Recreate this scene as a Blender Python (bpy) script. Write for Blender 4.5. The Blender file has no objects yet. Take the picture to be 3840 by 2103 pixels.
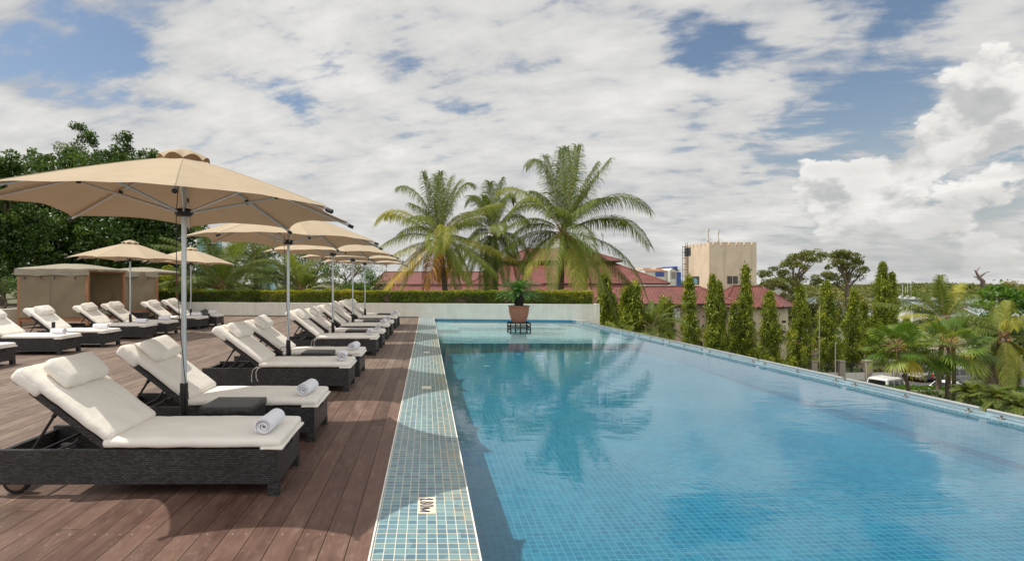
import bpy, math, random
import numpy as np
from mathutils import Vector, Matrix, noise as mnoise
R = math.radians
rnd = random.Random(7)
rng = np.random.default_rng(11)
scene = bpy.context.scene
COL = scene.collection
PI = math.pi

# ------------------------------------------------------------------ camera, sun, sky, exposure
EYE = 1.5            # camera height above the deck
F = 2000.0           # focal length in photo pixels (3840 wide)
cam = bpy.data.cameras.new('camera'); camo = bpy.data.objects.new('camera', cam); COL.objects.link(camo)
camo.location = (0, 0, EYE); camo.rotation_euler = (R(90), 0, 0)
cam.sensor_width = 36; cam.lens = 36 * F / 3840
cam.shift_x = (1920 - 1601) / 3840; cam.shift_y = 6.5 / 3840
cam.clip_start = 0.05; cam.clip_end = 6000
scene.camera = camo
SUNV = Vector((-1.17, .20, 2.09)).normalized()
sl = bpy.data.lights.new('sun', 'SUN'); sl.energy = 3.8; sl.angle = R(.53); sl.color = (1, .93, .82)
so = bpy.data.objects.new('sun', sl); COL.objects.link(so); so.rotation_euler = SUNV.to_track_quat('Z', 'Y').to_euler(); so.location = (0, 0, 30)
scene.view_settings.view_transform = 'Standard'; scene.view_settings.look = 'None'
scene.view_settings.exposure = 0.0; scene.view_settings.gamma = 1
scene.render.resolution_x = 1024; scene.render.resolution_y = 560
scene.cycles.max_bounces = 8; scene.cycles.transparent_max_bounces = 12

class NT:
    """small helper around a node tree"""
    def __init__(s, nt): s.nt = nt; s.n = nt.nodes; s.l = nt.links
    def put(s, sock, v):
        if isinstance(v, bpy.types.NodeSocket): s.l.new(v, sock)
        elif v is not None:
            try: sock.default_value = v
            except Exception: sock.default_value = tuple(v) + (1,)
    def node(s, t, ins=None, **kw):
        nd = s.n.new(t)
        for k, v in kw.items(): setattr(nd, k, v)
        for k, v in (ins or {}).items(): s.put(nd.inputs[k], v)
        return nd
    def math(s, op, a, b=None, c=None, clamp=False):
        nd = s.node('ShaderNodeMath', operation=op, use_clamp=clamp)
        for i, v in enumerate((a, b, c)):
            if v is not None: s.put(nd.inputs[i], v)
        return nd.outputs[0]
    def vm(s, op, a, b=None, out=0):
        nd = s.node('ShaderNodeVectorMath', operation=op)
        s.put(nd.inputs[0], a)
        if b is not None:
            s.put(nd.inputs[3 if op == 'SCALE' else 1], b)
        return nd.outputs[out]
    def noise(s, vec, scale, detail=4, rough=.55, dist=0, color=False, lac=2.0):
        nd = s.node('ShaderNodeTexNoise', {'Vector': vec, 'Scale': scale, 'Detail': detail, 'Roughness': rough, 'Distortion': dist, 'Lacunarity': lac})
        return nd.outputs['Color' if color else 0]
    def ramp(s, fac, stops, interp='LINEAR'):
        nd = s.node('ShaderNodeValToRGB', {'Fac': fac}); cr = nd.color_ramp; cr.interpolation = interp
        while len(cr.elements) < len(stops): cr.elements.new(.5)
        for e, (p, c) in zip(cr.elements, stops):
            e.position = p; e.color = (c, c, c, 1) if isinstance(c, (int, float)) else tuple(c) + (1,)
        return nd.outputs[0]
    def mapr(s, v, a, b, c=0., d=1., smooth=False):
        nd = s.node('ShaderNodeMapRange', {'Value': v, 'From Min': a, 'From Max': b, 'To Min': c, 'To Max': d})
        if smooth: nd.interpolation_type = 'SMOOTHSTEP'
        return nd.outputs[0]
    def mix(s, f, a, b, mode='MIX'):
        nd = s.node('ShaderNodeMix', data_type='RGBA', blend_type=mode)
        s.put(nd.inputs[0], f); s.put(nd.inputs[6], a); s.put(nd.inputs[7], b)
        return nd.outputs[2]
    def sep(s, v):
        nd = s.node('ShaderNodeSeparateXYZ', {0: v}); return nd.outputs[0], nd.outputs[1], nd.outputs[2]
    def comb(s, x, y, z): return s.node('ShaderNodeCombineXYZ', {0: x, 1: y, 2: z}).outputs[0]
    def mapping(s, v, scale=(1, 1, 1), rot=(0, 0, 0), loc=(0, 0, 0)):
        return s.node('ShaderNodeMapping', {'Vector': v, 'Scale': scale, 'Rotation': rot, 'Location': loc}).outputs[0]

world = bpy.data.worlds.new('World'); scene.world = world; world.use_nodes = True
def build_sky():
    w = NT(world.node_tree); w.n.clear()
    sky = w.node('ShaderNodeTexSky', sky_type='NISHITA', sun_disc=False)
    sky.sun_elevation = math.asin(SUNV.z); sky.sun_rotation = math.atan2(SUNV.x, SUNV.y)
    sky.air_density = 1.0; sky.dust_density = .6; sky.ozone_density = 2.0
    D = w.node('ShaderNodeTexCoord').outputs['Generated']
    x, y, z = w.sep(D)
    zc = w.math('MAXIMUM', z, 0.0)
    k = w.math('ADD', zc, .24)
    P = w.comb(w.math('DIVIDE', x, k), w.math('DIVIDE', y, k), 0.)
    P = w.mapping(P, rot=(0, 0, R(24)), scale=(1, 1.3, 1))
    n1 = w.noise(P, .9, 9, .52, .2)
    n2 = w.noise(P, 4.4, 9, .58, .25)
    n3 = w.noise(w.mapping(P, rot=(0, 0, R(20)), scale=(1, 2.6, 1)), 7.0, 6, .55, .3)
    n = w.math('ADD', w.math('ADD', w.math('MULTIPLY', n1, .28), w.math('MULTIPLY', n2, .54)), w.math('MULTIPLY', n3, .18))
    def blobs(L):
        tot = None
        for (px, py, kk, amp) in L:   # clear openings and heaped clouds, as directions in the sky
            v = Vector(((px - 1601) / F, 1, (1058 - py) / F)).normalized()
            d = w.vm('DOT_PRODUCT', D, v, 1)
            g = w.math('MULTIPLY', w.math('EXPONENT', w.math('MULTIPLY', w.math('SUBTRACT', d, 1.0), kk)), amp)
            tot = g if tot is None else w.math('ADD', tot, g)
        return tot
    n = w.math('MULTIPLY_ADD', w.math('SUBTRACT', n, .5), 1.6, .5)
    n = w.math('SUBTRACT', w.math('ADD', n, .165), blobs(GAPS))
    cov = w.mapr(n, .40, .60, 0, 1, True)
    sh = w.noise(w.mapping(P, loc=(7, 3, 0)), 1.6, 9, .6, .4)
    shade = w.mapr(w.math('ADD', w.math('MULTIPLY', sh, .5), w.math('MULTIPLY', n, .5)), .44, .70, 0, 1)
    hi = w.ramp(shade, [(0, (.48, .50, .535)), (.4, (.655, .655, .65)), (1, (.84, .825, .795))])
    base = w.vm('SCALE', w.mix(1, sky.outputs[0], SKYTINT, 'MULTIPLY'), SKYMUL)
    hz = w.mapr(zc, 0.0, .34, 1, 0, True)
    base = w.mix(w.math('MULTIPLY', hz, .85), base, (.36, .41, .44, 1))
    c1 = w.mix(cov, base, hi)
    # heaped cumulus, lower, with lit tops
    q = w.mapping(D, scale=(1, 1, 1.6))
    m1 = w.noise(q, 12.0, 10, .55, .1)
    m2 = w.noise(w.mapping(D, scale=(1, 1, 1.6), loc=(.022, 0, .035)), 12.0, 10, .55, .1)
    mm = w.math('ADD', m1, w.math('SUBTRACT', blobs(HEAPS), .24))
    ccov = w.mapr(mm, .50, .56, 0, 1, True)
    lit = w.mapr(w.math('SUBTRACT', m1, m2), -.09, .08, 0, 1)
    lit = w.math('ADD', w.math('MULTIPLY', lit, .6), w.math('MULTIPLY', w.mapr(mm, .5, .80, 1, 0), .4))
    ccol = w.ramp(lit, [(0, (.46, .475, .48)), (.3, (.58, .585, .58)), (.6, (.80, .785, .76)), (1, (.97, .95, .91))])
    ccov = w.math('MULTIPLY', ccov, w.mapr(zc, .0, .06, .2, 1))
    c2 = w.mix(ccov, c1, ccol)
    # low banks near the horizon
    b = w.noise(w.mapping(D, scale=(1, 1, 5)), 4.5, 8, .6, .3)
    bc = w.math('MULTIPLY', w.mapr(b, .42, .6, 0, 1, True), w.mapr(zc, .03, .22, .8, 0))
    c3 = w.mix(bc, c2, w.ramp(w.noise(w.mapping(D, scale=(1, 1, 4), loc=(3, 1, 0)), 8, 6), [(.3, (.47, .485, .485)), (.7, (.64, .63, .60))]))
    # unseen sky behind the viewer brightened, added fill for shadow sides and front faces
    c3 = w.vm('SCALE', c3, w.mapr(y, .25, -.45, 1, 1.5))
    below = w.mapr(z, -.02, 0.0, 0, 1)
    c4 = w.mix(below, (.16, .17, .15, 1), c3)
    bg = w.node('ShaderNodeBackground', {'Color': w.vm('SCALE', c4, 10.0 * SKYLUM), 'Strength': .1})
    out = w.node('ShaderNodeOutputWorld', {0: bg.outputs[0]})
SKYMUL = .102; SKYLUM = 1.0; SKYTINT = (1.14, 1.08, 1.0, 1)
GAPS = [(250, 130, 220, 0.2), (60, 220, 400, 0.12), (420, 190, 400, 0.1), (2850, 50, 300, 0.105), (2560, 210, 420, 0.087), (2760, 170, 500, 0.062), (3200, 330, 420, 0.062), (3380, 100, 400, 0.068), (3330, 560, 260, 0.062), (2900, 620, 500, 0.08), (2560, 700, 700, 0.05), (3250, 430, 420, 0.062), (3100, 480, 420, 0.05), (3290, 30, 300, 0.062), (3790, 640, 500, 0.14), (3500, 850, 400, 0.08), (1700, 300, 1500, 0.1), (1500, 170, 2500, 0.07), (1090, 370, 2500, 0.08), (1460, 370, 2500, 0.09), (700, 440, 2500, 0.08), (1110, 90, 2500, 0.08)]
GAPS += [(3340, 620, 700, .08), (2880, 640, 900, .07), (3700, 780, 700, .08), (3420, 900, 700, .06), (3000, 880, 700, .06)]
GAPS = [(a, b_, c, d * (1.3 if a > 2400 and b_ < 620 else 1)) for a, b_, c, d in GAPS]
HEAPS = [(3650, 380, 500, .19), (3780, 500, 350, .19), (3620, 560, 500, .16), (3030, 690, 900, .17), (3150, 670, 700, .17), (3290, 720, 700, .19), (3440, 740, 700, .15), (3600, 940, 500, .15), (3780, 960, 400, .15),
         (3150, 890, 800, .15), (2360, 640, 2500, .14), (2080, 170, 800, .10), (2060, 370, 900, .10), (2780, 800, 1200, .05), (3830, 90, 160, .14)]
build_sky()

# ------------------------------------------------------------------ helpers
def X(px, Y): return (px - 1601) / F * Y
def Z(py, Y): return EYE - (py - 1058) / F * Y

def setp(o, label=None, cat=None, group=None, kind=None):
    if label: o['label'] = label
    if cat: o['category'] = cat
    if group: o['group'] = group
    if kind: o['kind'] = kind
    return o

def thing(name, label, cat, loc=(0, 0, 0), rz=0, group=None):
    o = bpy.data.objects.new(name, None); o.empty_display_size = .1; COL.objects.link(o)
    o.location = loc; o.rotation_euler = (0, 0, rz)
    return setp(o, label, cat, group)

KIDS = {}
def link(o, parent=None):
    COL.objects.link(o)
    if parent is not None: o.parent = parent; KIDS.setdefault(parent.name, []).append(o)
    return o
def copy_tree(o, parent=None, loc=None, rz=None, label=None):
    c = o.copy(); COL.objects.link(c)
    if parent is not None: c.parent = parent; KIDS.setdefault(parent.name, []).append(c)
    if loc is not None: c.location = loc
    if rz is not None: c.rotation_euler = (0, 0, rz)
    if label: c['label'] = label
    for k in list(KIDS.get(o.name, [])): copy_tree(k, c)
    return c

class MB:
    def __init__(s): s.v = []; s.f = []; s.s = []
    def add(s, vs, fs, smooth=False, M=None):
        b = len(s.v)
        for p in vs:
            p = Vector(p)
            if M is not None: p = M @ p
            s.v.append((p.x, p.y, p.z))
        for f in fs: s.f.append(tuple(i + b for i in f)); s.s.append(smooth)
        return s
    def box(s, x0, x1, y0, y1, z0, z1, M=None):
        vs = [(x, y, z) for z in (z0, z1) for y in (y0, y1) for x in (x0, x1)]
        return s.add(vs, [(0, 2, 3, 1), (4, 5, 7, 6), (0, 1, 5, 4), (2, 6, 7, 3), (0, 4, 6, 2), (1, 3, 7, 5)], False, M)
    def cbox(s, c, size, M=None):
        return s.box(c[0] - size[0] / 2, c[0] + size[0] / 2, c[1] - size[1] / 2, c[1] + size[1] / 2, c[2] - size[2] / 2, c[2] + size[2] / 2, M)
    def tube(s, pts, r, n=8, caps=True, M=None, smooth=True):
        pts = [Vector(p) for p in pts]; m = len(pts)
        rs = list(r) if isinstance(r, (list, tuple)) else [r] * m
        vs = []; up = Vector((0, 0, 1)); prev = None
        for i, p in enumerate(pts):
            t = (pts[min(i + 1, m - 1)] - pts[max(i - 1, 0)]).normalized()
            if prev is None:
                a = t.cross(up if abs(t.z) < .95 else Vector((1, 0, 0))).normalized()
            else:
                a = prev - t * prev.dot(t); a.normalize()
            prev = a; b = t.cross(a)
            for j in range(n):
                an = 2 * PI * j / n
                vs.append(p + (a * math.cos(an) + b * math.sin(an)) * rs[i])
        fs = [(i * n + j, i * n + (j + 1) % n, (i + 1) * n + (j + 1) % n, (i + 1) * n + j) for i in range(m - 1) for j in range(n)]
        s.add(vs, fs, smooth, M)
        if caps:
            s.add([vs[j] for j in range(n)], [tuple(range(n))[::-1]], False, M)
            s.add([vs[(m - 1) * n + j] for j in range(n)], [tuple(range(n))], False, M)
        return s
    def lathe(s, prof, n=24, M=None, smooth=True, close=True):
        vs = [(r * math.cos(2 * PI * j / n), r * math.sin(2 * PI * j / n), z) for r, z in prof for j in range(n)]
        m = len(prof)
        fs = [(i * n + j, i * n + (j + 1) % n, (i + 1) * n + (j + 1) % n, (i + 1) * n + j) for i in range(m - 1) for j in range(n)]
        s.add(vs, fs, smooth, M)
        return s
    def grid(s, fn, nu, nv, smooth=True, M=None):
        vs = [fn(i / nu, j / nv) for i in range(nu + 1) for j in range(nv + 1)]
        w = nv + 1
        fs = [(i * w + j, (i + 1) * w + j, (i + 1) * w + j + 1, i * w + j + 1) for i in range(nu) for j in range(nv)]
        return s.add(vs, fs, smooth, M)
    def prism(s, poly, a, b, axis='z', M=None):
        """poly extruded from a to b along axis (poly is in the other two axes)"""
        def P(u, v, w): return {'z': (u, v, w), 'y': (u, w, v), 'x': (w, u, v)}[axis]
        n = len(poly)
        vs = [P(u, v, a) for u, v in poly] + [P(u, v, b) for u, v in poly]
        fs = [tuple(range(n))[::-1], tuple(range(n, 2 * n))] + [(i, (i + 1) % n, n + (i + 1) % n, n + i) for i in range(n)]
        return s.add(vs, fs, False, M)
    def rbox(s, c, size, r, M=None, seg=(4, 4, 2), puff=0., wr=0., seed=0, puffz=1):
        """rounded, slightly stuffed box"""
        h = [x / 2 for x in size]; r = min([r] + [x * .999 for x in h])
        def ticks(hh, n):
            inner = [(-1 + 2 * i / n) * (hh - r) for i in range(n + 1)] if hh - r > 1e-5 else [0.]
            return sorted(set([-hh, -hh + r * .12, -hh + r * .45] + inner + [hh - r * .45, hh - r * .12, hh]))
        T = [ticks(h[i], seg[i]) for i in range(3)]
        idx = {}; vs = []; fs = []
        def vid(p):
            k = tuple(round(q, 6) for q in p)
            if k in idx: return idx[k]
            q = Vector([max(-(h[i] - r), min(h[i] - r, p[i])) for i in range(3)])
            d = Vector(p) - q
            o = q + d.normalized() * r if d.length > 1e-9 else Vector(p)
            e = (1 - (p[0] / h[0]) ** 2) * (1 - (p[1] / h[1]) ** 2)
            o.z += puff * math.sqrt(max(0, e)) * (1 if p[2] > 0 else -.35) * (abs(p[2]) / h[2])
            if wr:
                nn = mnoise.noise(Vector((o.x * 7 + seed, o.y * 7, o.z * 7))) * wr + mnoise.noise(Vector((o.x * 23, o.y * 23 + seed, o.z * 23))) * wr * .4
                o = o + (d.normalized() if d.length > 1e-9 else Vector((0, 0, 1))) * nn
            idx[k] = len(vs); vs.append(o + Vector(c)); return idx[k]
        for ax in range(3):
            a, b = [(1, 2), (2, 0), (0, 1)][ax]
            for sg in (-1, 1):
                for i in range(len(T[a]) - 1):
                    for j in range(len(T[b]) - 1):
                        q = []
                        for (u, v) in ((i, j), (i + 1, j), (i + 1, j + 1), (i, j + 1)):
                            p = [0, 0, 0]; p[ax] = sg * h[ax]; p[a] = T[a][u]; p[b] = T[b][v]; q.append(vid(p))
                        if len(set(q)) == 4: fs.append(tuple(q if sg > 0 else q[::-1]))
        return s.add(vs, fs, True, M)
    def build(s, name, mat, parent=None, uv=True, **kw):
        me = bpy.data.meshes.new(name); me.from_pydata(s.v, [], s.f); 
        me.polygons.foreach_set('use_smooth', s.s)
        if uv: box_uv(me)
        me.materials.append(mat); me.update()
        o = bpy.data.objects.new(name, me); link(o, parent)
        if kw: setp(o, **kw)
        return o

def box_uv(me):
    nl = len(me.loops)
    if nl == 0: return
    co = np.empty(len(me.vertices) * 3, 'f'); me.vertices.foreach_get('co', co); co = co.reshape(-1, 3)
    vi = np.empty(nl, 'i'); me.loops.foreach_get('vertex_index', vi)
    nf = len(me.polygons); no = np.empty(nf * 3, 'f'); me.polygons.foreach_get('normal', no); no = no.reshape(-1, 3)
    lt = np.empty(nf, 'i'); me.polygons.foreach_get('loop_total', lt)
    ax = np.repeat(np.argmax(np.abs(no) * np.array([1, 1, .95]), 1), lt)
    p = co[vi]
    uv = np.where((ax == 0)[:, None], p[:, [1, 2]], np.where((ax == 1)[:, None], p[:, [0, 2]], p[:, [0, 1]]))
    l = me.uv_layers.new(name='UVMap'); l.data.foreach_set('uv', uv.astype('f').ravel())

def npmesh(name, V, Fq, mat, parent=None, tone=None, smooth=False, sizes=None):
    """fast mesh from arrays; Fq (n,k) faces"""
    me = bpy.data.meshes.new(name); V = np.asarray(V, 'f'); Fq = np.asarray(Fq, 'i')
    me.vertices.add(len(V)); me.vertices.foreach_set('co', V.ravel())
    n, k = Fq.shape
    me.loops.add(n * k); me.loops.foreach_set('vertex_index', Fq.ravel())
    me.polygons.add(n); me.polygons.foreach_set('loop_start', np.arange(n, dtype='i') * k)
    me.polygons.foreach_set('loop_total', np.full(n, k, 'i'))
    me.update(calc_edges=True)
    if smooth: me.polygons.foreach_set('use_smooth', np.ones(n, bool))
    if tone is not None:
        a = me.attributes.new('tone', 'FLOAT', 'POINT'); a.data.foreach_set('value', np.asarray(tone, 'f'))
    me.materials.append(mat)
    o = bpy.data.objects.new(name, me); link(o, parent); return o

# ------------------------------------------------------------------ materials
def new_mat(name):
    m = bpy.data.materials.new(name); m.use_nodes = True; w = NT(m.node_tree); w.n.clear()
    out = w.node('ShaderNodeOutputMaterial'); return m, w, out
def pbr(name, color, rough=.6, metal=0., var=.12, vscale=6., bump=0., bscale=60., spec=.5, coord='Object', detail=5, sheen=0., bdist=.01):
    m, w, out = new_mat(name)
    tc = w.node('ShaderNodeTexCoord').outputs[coord]
    c = color
    if var:
        n = w.noise(tc, vscale, detail, .6)
        lo = tuple(x * (1 - var) for x in color); hi = tuple(min(1, x * (1 + var)) for x in color)
        c = w.ramp(n, [(.3, lo), (.7, hi)])
    p = w.node('ShaderNodeBsdfPrincipled', {'Base Color': c, 'Roughness': rough, 'Metallic': metal, 'Specular IOR Level': spec})
    if sheen: p.inputs['Sheen Weight'].default_value = sheen
    if bump:
        b = w.node('ShaderNodeBump', {'Height': w.noise(tc, bscale, 5, .6), 'Strength': bump, 'Distance': bdist})
        w.l.new(b.outputs[0], p.inputs['Normal'])
    w.l.new(p.outputs[0], out.inputs[0]); return m

def fabric(name, color, trans=.0, tcol=None, var=.05, bump=.25, bscale=9, weave=0):
    m, w, out = new_mat(name)
    tc = w.node('ShaderNodeTexCoord').outputs['Object']
    n = w.noise(tc, 3.0, 6, .6)
    c = w.ramp(n, [(.3, tuple(x * (1 - var) for x in color)), (.7, tuple(min(1, x * (1 + var)) for x in color))])
    hgt = w.math('ADD', w.math('MULTIPLY', w.noise(tc, bscale, 4, .55, .4), 1.0), w.math('MULTIPLY', w.noise(tc, 220, 2), .04))
    b = w.node('ShaderNodeBump', {'Height': hgt, 'Strength': bump, 'Distance': .02})
    p = w.node('ShaderNodeBsdfPrincipled', {'Base Color': c, 'Roughness': .85, 'Specular IOR Level': .2, 'Normal': b.outputs[0]})
    sh = p.outputs[0]
    if trans:
        t = w.node('ShaderNodeBsdfTranslucent', {'Color': tcol or color, 'Normal': b.outputs[0]})
        mx = w.node('ShaderNodeMixShader', {0: trans}); w.l.new(sh, mx.inputs[1]); w.l.new(t.outputs[0], mx.inputs[2]); sh = mx.outputs[0]
    w.l.new(sh, out.inputs[0]); return m

def leafmat(name, stops, trans=.35, rough=.45, spec=.35, sat=1.3):
    m, w, out = new_mat(name)
    t = w.node('ShaderNodeAttribute', attribute_name='tone').outputs['Fac']
    c = w.ramp(t, stops)
    p = w.node('ShaderNodeBsdfPrincipled', {'Base Color': c, 'Roughness': rough, 'Specular IOR Level': spec})
    tr = w.node('ShaderNodeBsdfTranslucent', {'Color': w.mix(1, c, (1.3, 1.25, .6, 1), 'MULTIPLY')})
    mx = w.node('ShaderNodeMixShader', {0: trans}); w.l.new(p.outputs[0], mx.inputs[1]); w.l.new(tr.outputs[0], mx.inputs[2])
    w.l.new(mx.outputs[0], out.inputs[0]); return m

def weave_mat():
    m, w, out = new_mat('black_rattan')
    uv = w.node('ShaderNodeTexCoord').outputs['UV']
    br = w.node('ShaderNodeTexBrick', {'Vector': uv, 'Color1': (.028, .028, .030, 1), 'Color2': (.085, .085, .088, 1), 'Mortar': (.003, .003, .003, 1), 'Scale': 1.0,
                'Mortar Size': .0028, 'Mortar Smooth': .8, 'Brick Width': .030, 'Row Height': .0130, 'Bias': 0.})
    br.offset = .5
    big = w.noise(w.node('ShaderNodeTexCoord').outputs['Object'], 3, 4)
    c = w.mix(1, br.outputs['Color'], w.ramp(big, [(.3, (.75, .73, .72)), (.7, (1.15, 1.15, 1.15))]), 'MULTIPLY')
    b = w.node('ShaderNodeBump', {'Height': w.math('SUBTRACT', 1.0, br.outputs['Fac']), 'Strength': 1.0, 'Distance': .008})
    p = w.node('ShaderNodeBsdfPrincipled', {'Base Color': c, 'Roughness': .38, 'Specular IOR Level': .55, 'Normal': b.outputs[0]})
    w.l.new(p.outputs[0], out.inputs[0]); return m

def tile_mat(name, c1, c2, grout, size, mortar, rough=.18, stain=False, coord='UV', bump=.3, stretch=1., big=None, c3=None):
    m, w, out = new_mat(name)
    uv = w.node('ShaderNodeTexCoord').outputs[coord]
    u2 = w.vm('ADD', uv, (0.3, 0.0, 0)) if False else uv
    wob = w.noise(uv, 3.0, 2, color=True)
    u2 = w.vm('ADD', u2, w.vm('SCALE', w.vm('SUBTRACT', wob, (.5, .5, .5)), .004))
    br = w.node('ShaderNodeTexBrick', {'Vector': u2, 'Color1': c1 + (1,), 'Color2': c2 + (1,), 'Mortar': grout + (1,), 'Scale': 1.0,
                'Mortar Size': mortar, 'Mortar Smooth': .15, 'Brick Width': size, 'Row Height': size * stretch, 'Bias': 0.})
    br.offset = 0.
    # one random value for each tile
    sc = w.vm('DIVIDE', u2, (size, size * stretch, 1)); fl = w.vm('FLOOR', sc)
    wn = w.node('ShaderNodeTexWhiteNoise', {'Vector': fl}, noise_dimensions='3D').outputs[0]
    tc = w.ramp(wn, [(0, c1), (.55, c2), (1, c3 or c2)])
    ns = w.noise(uv, 1.1, 4)
    tc = w.mix(1, tc, w.ramp(ns, [(.3, (.85, .85, .87)), (.7, (1.12, 1.12, 1.1))]), 'MULTIPLY')
    fine = w.noise(uv, 90, 3); tc = w.mix(1, tc, w.ramp(fine, [(.3, (.9, .9, .9)), (.7, (1.1, 1.1, 1.1))]), 'MULTIPLY')
    gr = grout + (1,)
    if stain:
        ox, oy, oz = w.sep(w.node('ShaderNodeTexCoord').outputs['Object'])
        sm = w.math('MULTIPLY', w.mapr(ox, .02, .28, 0, 1), w.mapr(w.noise(uv, 1.7, 4), .42, .58, 0, 1))
        gr = w.mix(w.math('MULTIPLY', sm, .9), gr, (.62, .42, .18, 1))
        tc = w.mix(w.math('MULTIPLY', sm, .22), tc, (.5, .42, .25, 1))
    c = w.mix(br.outputs['Fac'], tc, gr)
    b = w.node('ShaderNodeBump', {'Height': w.math('SUBTRACT', 1.0, br.outputs['Fac']), 'Strength': bump, 'Distance': .002})
    ro = w.mapr(br.outputs['Fac'], 0, 1, rough, .7)
    p = w.node('ShaderNodeBsdfPrincipled', {'Base Color': c, 'Roughness': ro, 'Normal': b.outputs[0]})
    w.l.new(p.outputs[0], out.inputs[0]); return m

def deck_mat():
    m, w, out = new_mat('weathered_decking')
    P = w.node('ShaderNodeTexCoord').outputs['Object']
    x, y, z = w.sep(P)
    bw = .1493
    xs = w.math('DIVIDE', w.math('ADD', x, .30), bw)
    bi = w.math('FLOOR', xs); fx = w.math('FRACT', xs)
    rb = w.node('ShaderNodeTexWhiteNoise', {'W': bi}, noise_dimensions='1D').outputs[0]
    ys = w.math('ADD', w.math('DIVIDE', y, 2.9), w.math('MULTIPLY', rb, 1.0))
    yi = w.math('FLOOR', ys); fy = w.math('FRACT', ys)
    rp = w.node('ShaderNodeTexWhiteNoise', {'Vector': w.comb(bi, yi, 0)}, noise_dimensions='3D').outputs[0]
    gx = w.math('ABSOLUTE', w.math('SUBTRACT', fx, .5))
    groove = w.mapr(gx, .472, .484, 0, 1)
    gy = w.math('ABSOLUTE', w.math('SUBTRACT', fy, .5))
    joint = w.mapr(gy, .4988, .4995, 0, 1)
    g = w.math('MAXIMUM', groove, joint)
    wood = w.noise(w.mapping(P, scale=(26, 1.6, 1)), 1.0, 8, .65, .5)
    blot = w.noise(P, 1.3, 6, .6); blot2 = w.noise(w.mapping(P, scale=(7, 2.2, 1), loc=(5, 2, 0)), 1.0, 6, .65)
    v = w.math('ADD', w.math('MULTIPLY', rp, .26), w.math('ADD', w.math('MULTIPLY', wood, .40), w.math('MULTIPLY', blot2, .70)))
    c = w.ramp(v, [(.34, (.040, .021, .016)), (.58, (.092, .047, .035)), (.8, (.15, .086, .064)), (1.0, (.26, .18, .14))])
    # boards further along are bleached by weather; grazing sheen also put into the colour
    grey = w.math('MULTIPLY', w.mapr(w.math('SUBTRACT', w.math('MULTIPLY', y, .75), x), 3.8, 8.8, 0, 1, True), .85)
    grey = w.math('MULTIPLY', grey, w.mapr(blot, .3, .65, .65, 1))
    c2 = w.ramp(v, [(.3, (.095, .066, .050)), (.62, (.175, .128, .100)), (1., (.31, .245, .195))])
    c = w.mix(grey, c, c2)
    dust = w.mapr(w.noise(w.mapping(P, scale=(14, 5, 1)), 1.0, 9, .75, 1.5), .54, .74, 0, .42)
    c = w.mix(dust, c, (.36, .27, .22, 1))
    # pale screw heads in pairs
    sy = w.math('ABSOLUTE', w.math('SUBTRACT', w.math('FRACT', w.math('DIVIDE', w.math('ADD', y, w.math('MULTIPLY', w.noise(P, 3, 1), .02)), .58)), .5))
    sx = w.math('ABSOLUTE', w.math('SUBTRACT', gx, .26))
    sc = w.math('MULTIPLY', w.math('LESS_THAN', sy, .008), w.math('LESS_THAN', sx, .03))
    sr = w.node('ShaderNodeTexWhiteNoise', {'Vector': w.comb(w.math('FLOOR', w.math('MULTIPLY', xs, 2)), w.math('FLOOR', w.math('DIVIDE', y, .58)), 3)}, noise_dimensions='3D').outputs[0]
    sc = w.math('MULTIPLY', sc, w.math('GREATER_THAN', sr, .62))
    c = w.mix(w.math('MULTIPLY', sc, .5), c, (.62, .52, .45, 1))
    c = w.mix(g, c, (.012, .007, .005, 1))
    edge = w.mapr(gx, .455, .470, 0, 1); c = w.mix(w.math('MULTIPLY', w.math('SUBTRACT', edge, g), .35), c, (.30, .15, .06, 1))
    h = w.math('SUBTRACT', w.math('MULTIPLY', wood, .12), g)
    b = w.node('ShaderNodeBump', {'Height': h, 'Strength': .6, 'Distance': .006})
    p = w.node('ShaderNodeBsdfPrincipled', {'Base Color': c, 'Roughness': w.mapr(blot2, .3, .7, .48, .7), 'Specular IOR Level': .42, 'Normal': b.outputs[0]})
    w.l.new(p.outputs[0], out.inputs[0]); return m

def water_mat():
    m, w, out = new_mat('pool_water')
    P = w.node('ShaderNodeTexCoord').outputs['Object']
    a = w.noise(w.mapping(P, scale=(.9, 2.0, 1)), 1.5, 3, .5, .6)
    b2 = w.noise(w.mapping(P, scale=(1.3, 3.6, 1), loc=(3, 0, 0)), 4.2, 3, .5, .4)
    c2 = w.noise(w.mapping(P, scale=(1, 2.4, 1), loc=(9, 4, 0)), 13, 2, .5)
    patch = w.mapr(w.noise(P, .35, 2), .35, .65, .25, 1.2)
    h = w.math('ADD', w.math('MULTIPLY', a, 1.0), w.math('MULTIPLY', patch, w.math('ADD', w.math('MULTIPLY', b2, .22), w.math('MULTIPLY', c2, .045))))
    bp = w.node('ShaderNodeBump', {'Height': h, 'Strength': 1.0, 'Distance': .0030})
    fr = w.node('ShaderNodeFresnel', {'IOR': 1.42, 'Normal': bp.outputs[0]}).outputs[0]
    tr = w.node('ShaderNodeBsdfTransparent', {'Color': (.84, .95, .97, 1)})
    gl = w.node('ShaderNodeBsdfGlossy', {'Color': (1, 1, 1, 1), 'Roughness': .0, 'Normal': bp.outputs[0]})
    mx = w.node('ShaderNodeMixShader', {0: fr}); w.l.new(tr.outputs[0], mx.inputs[1]); w.l.new(gl.outputs[0], mx.inputs[2])
    w.l.new(mx.outputs[0], out.inputs[0]); return m

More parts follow.
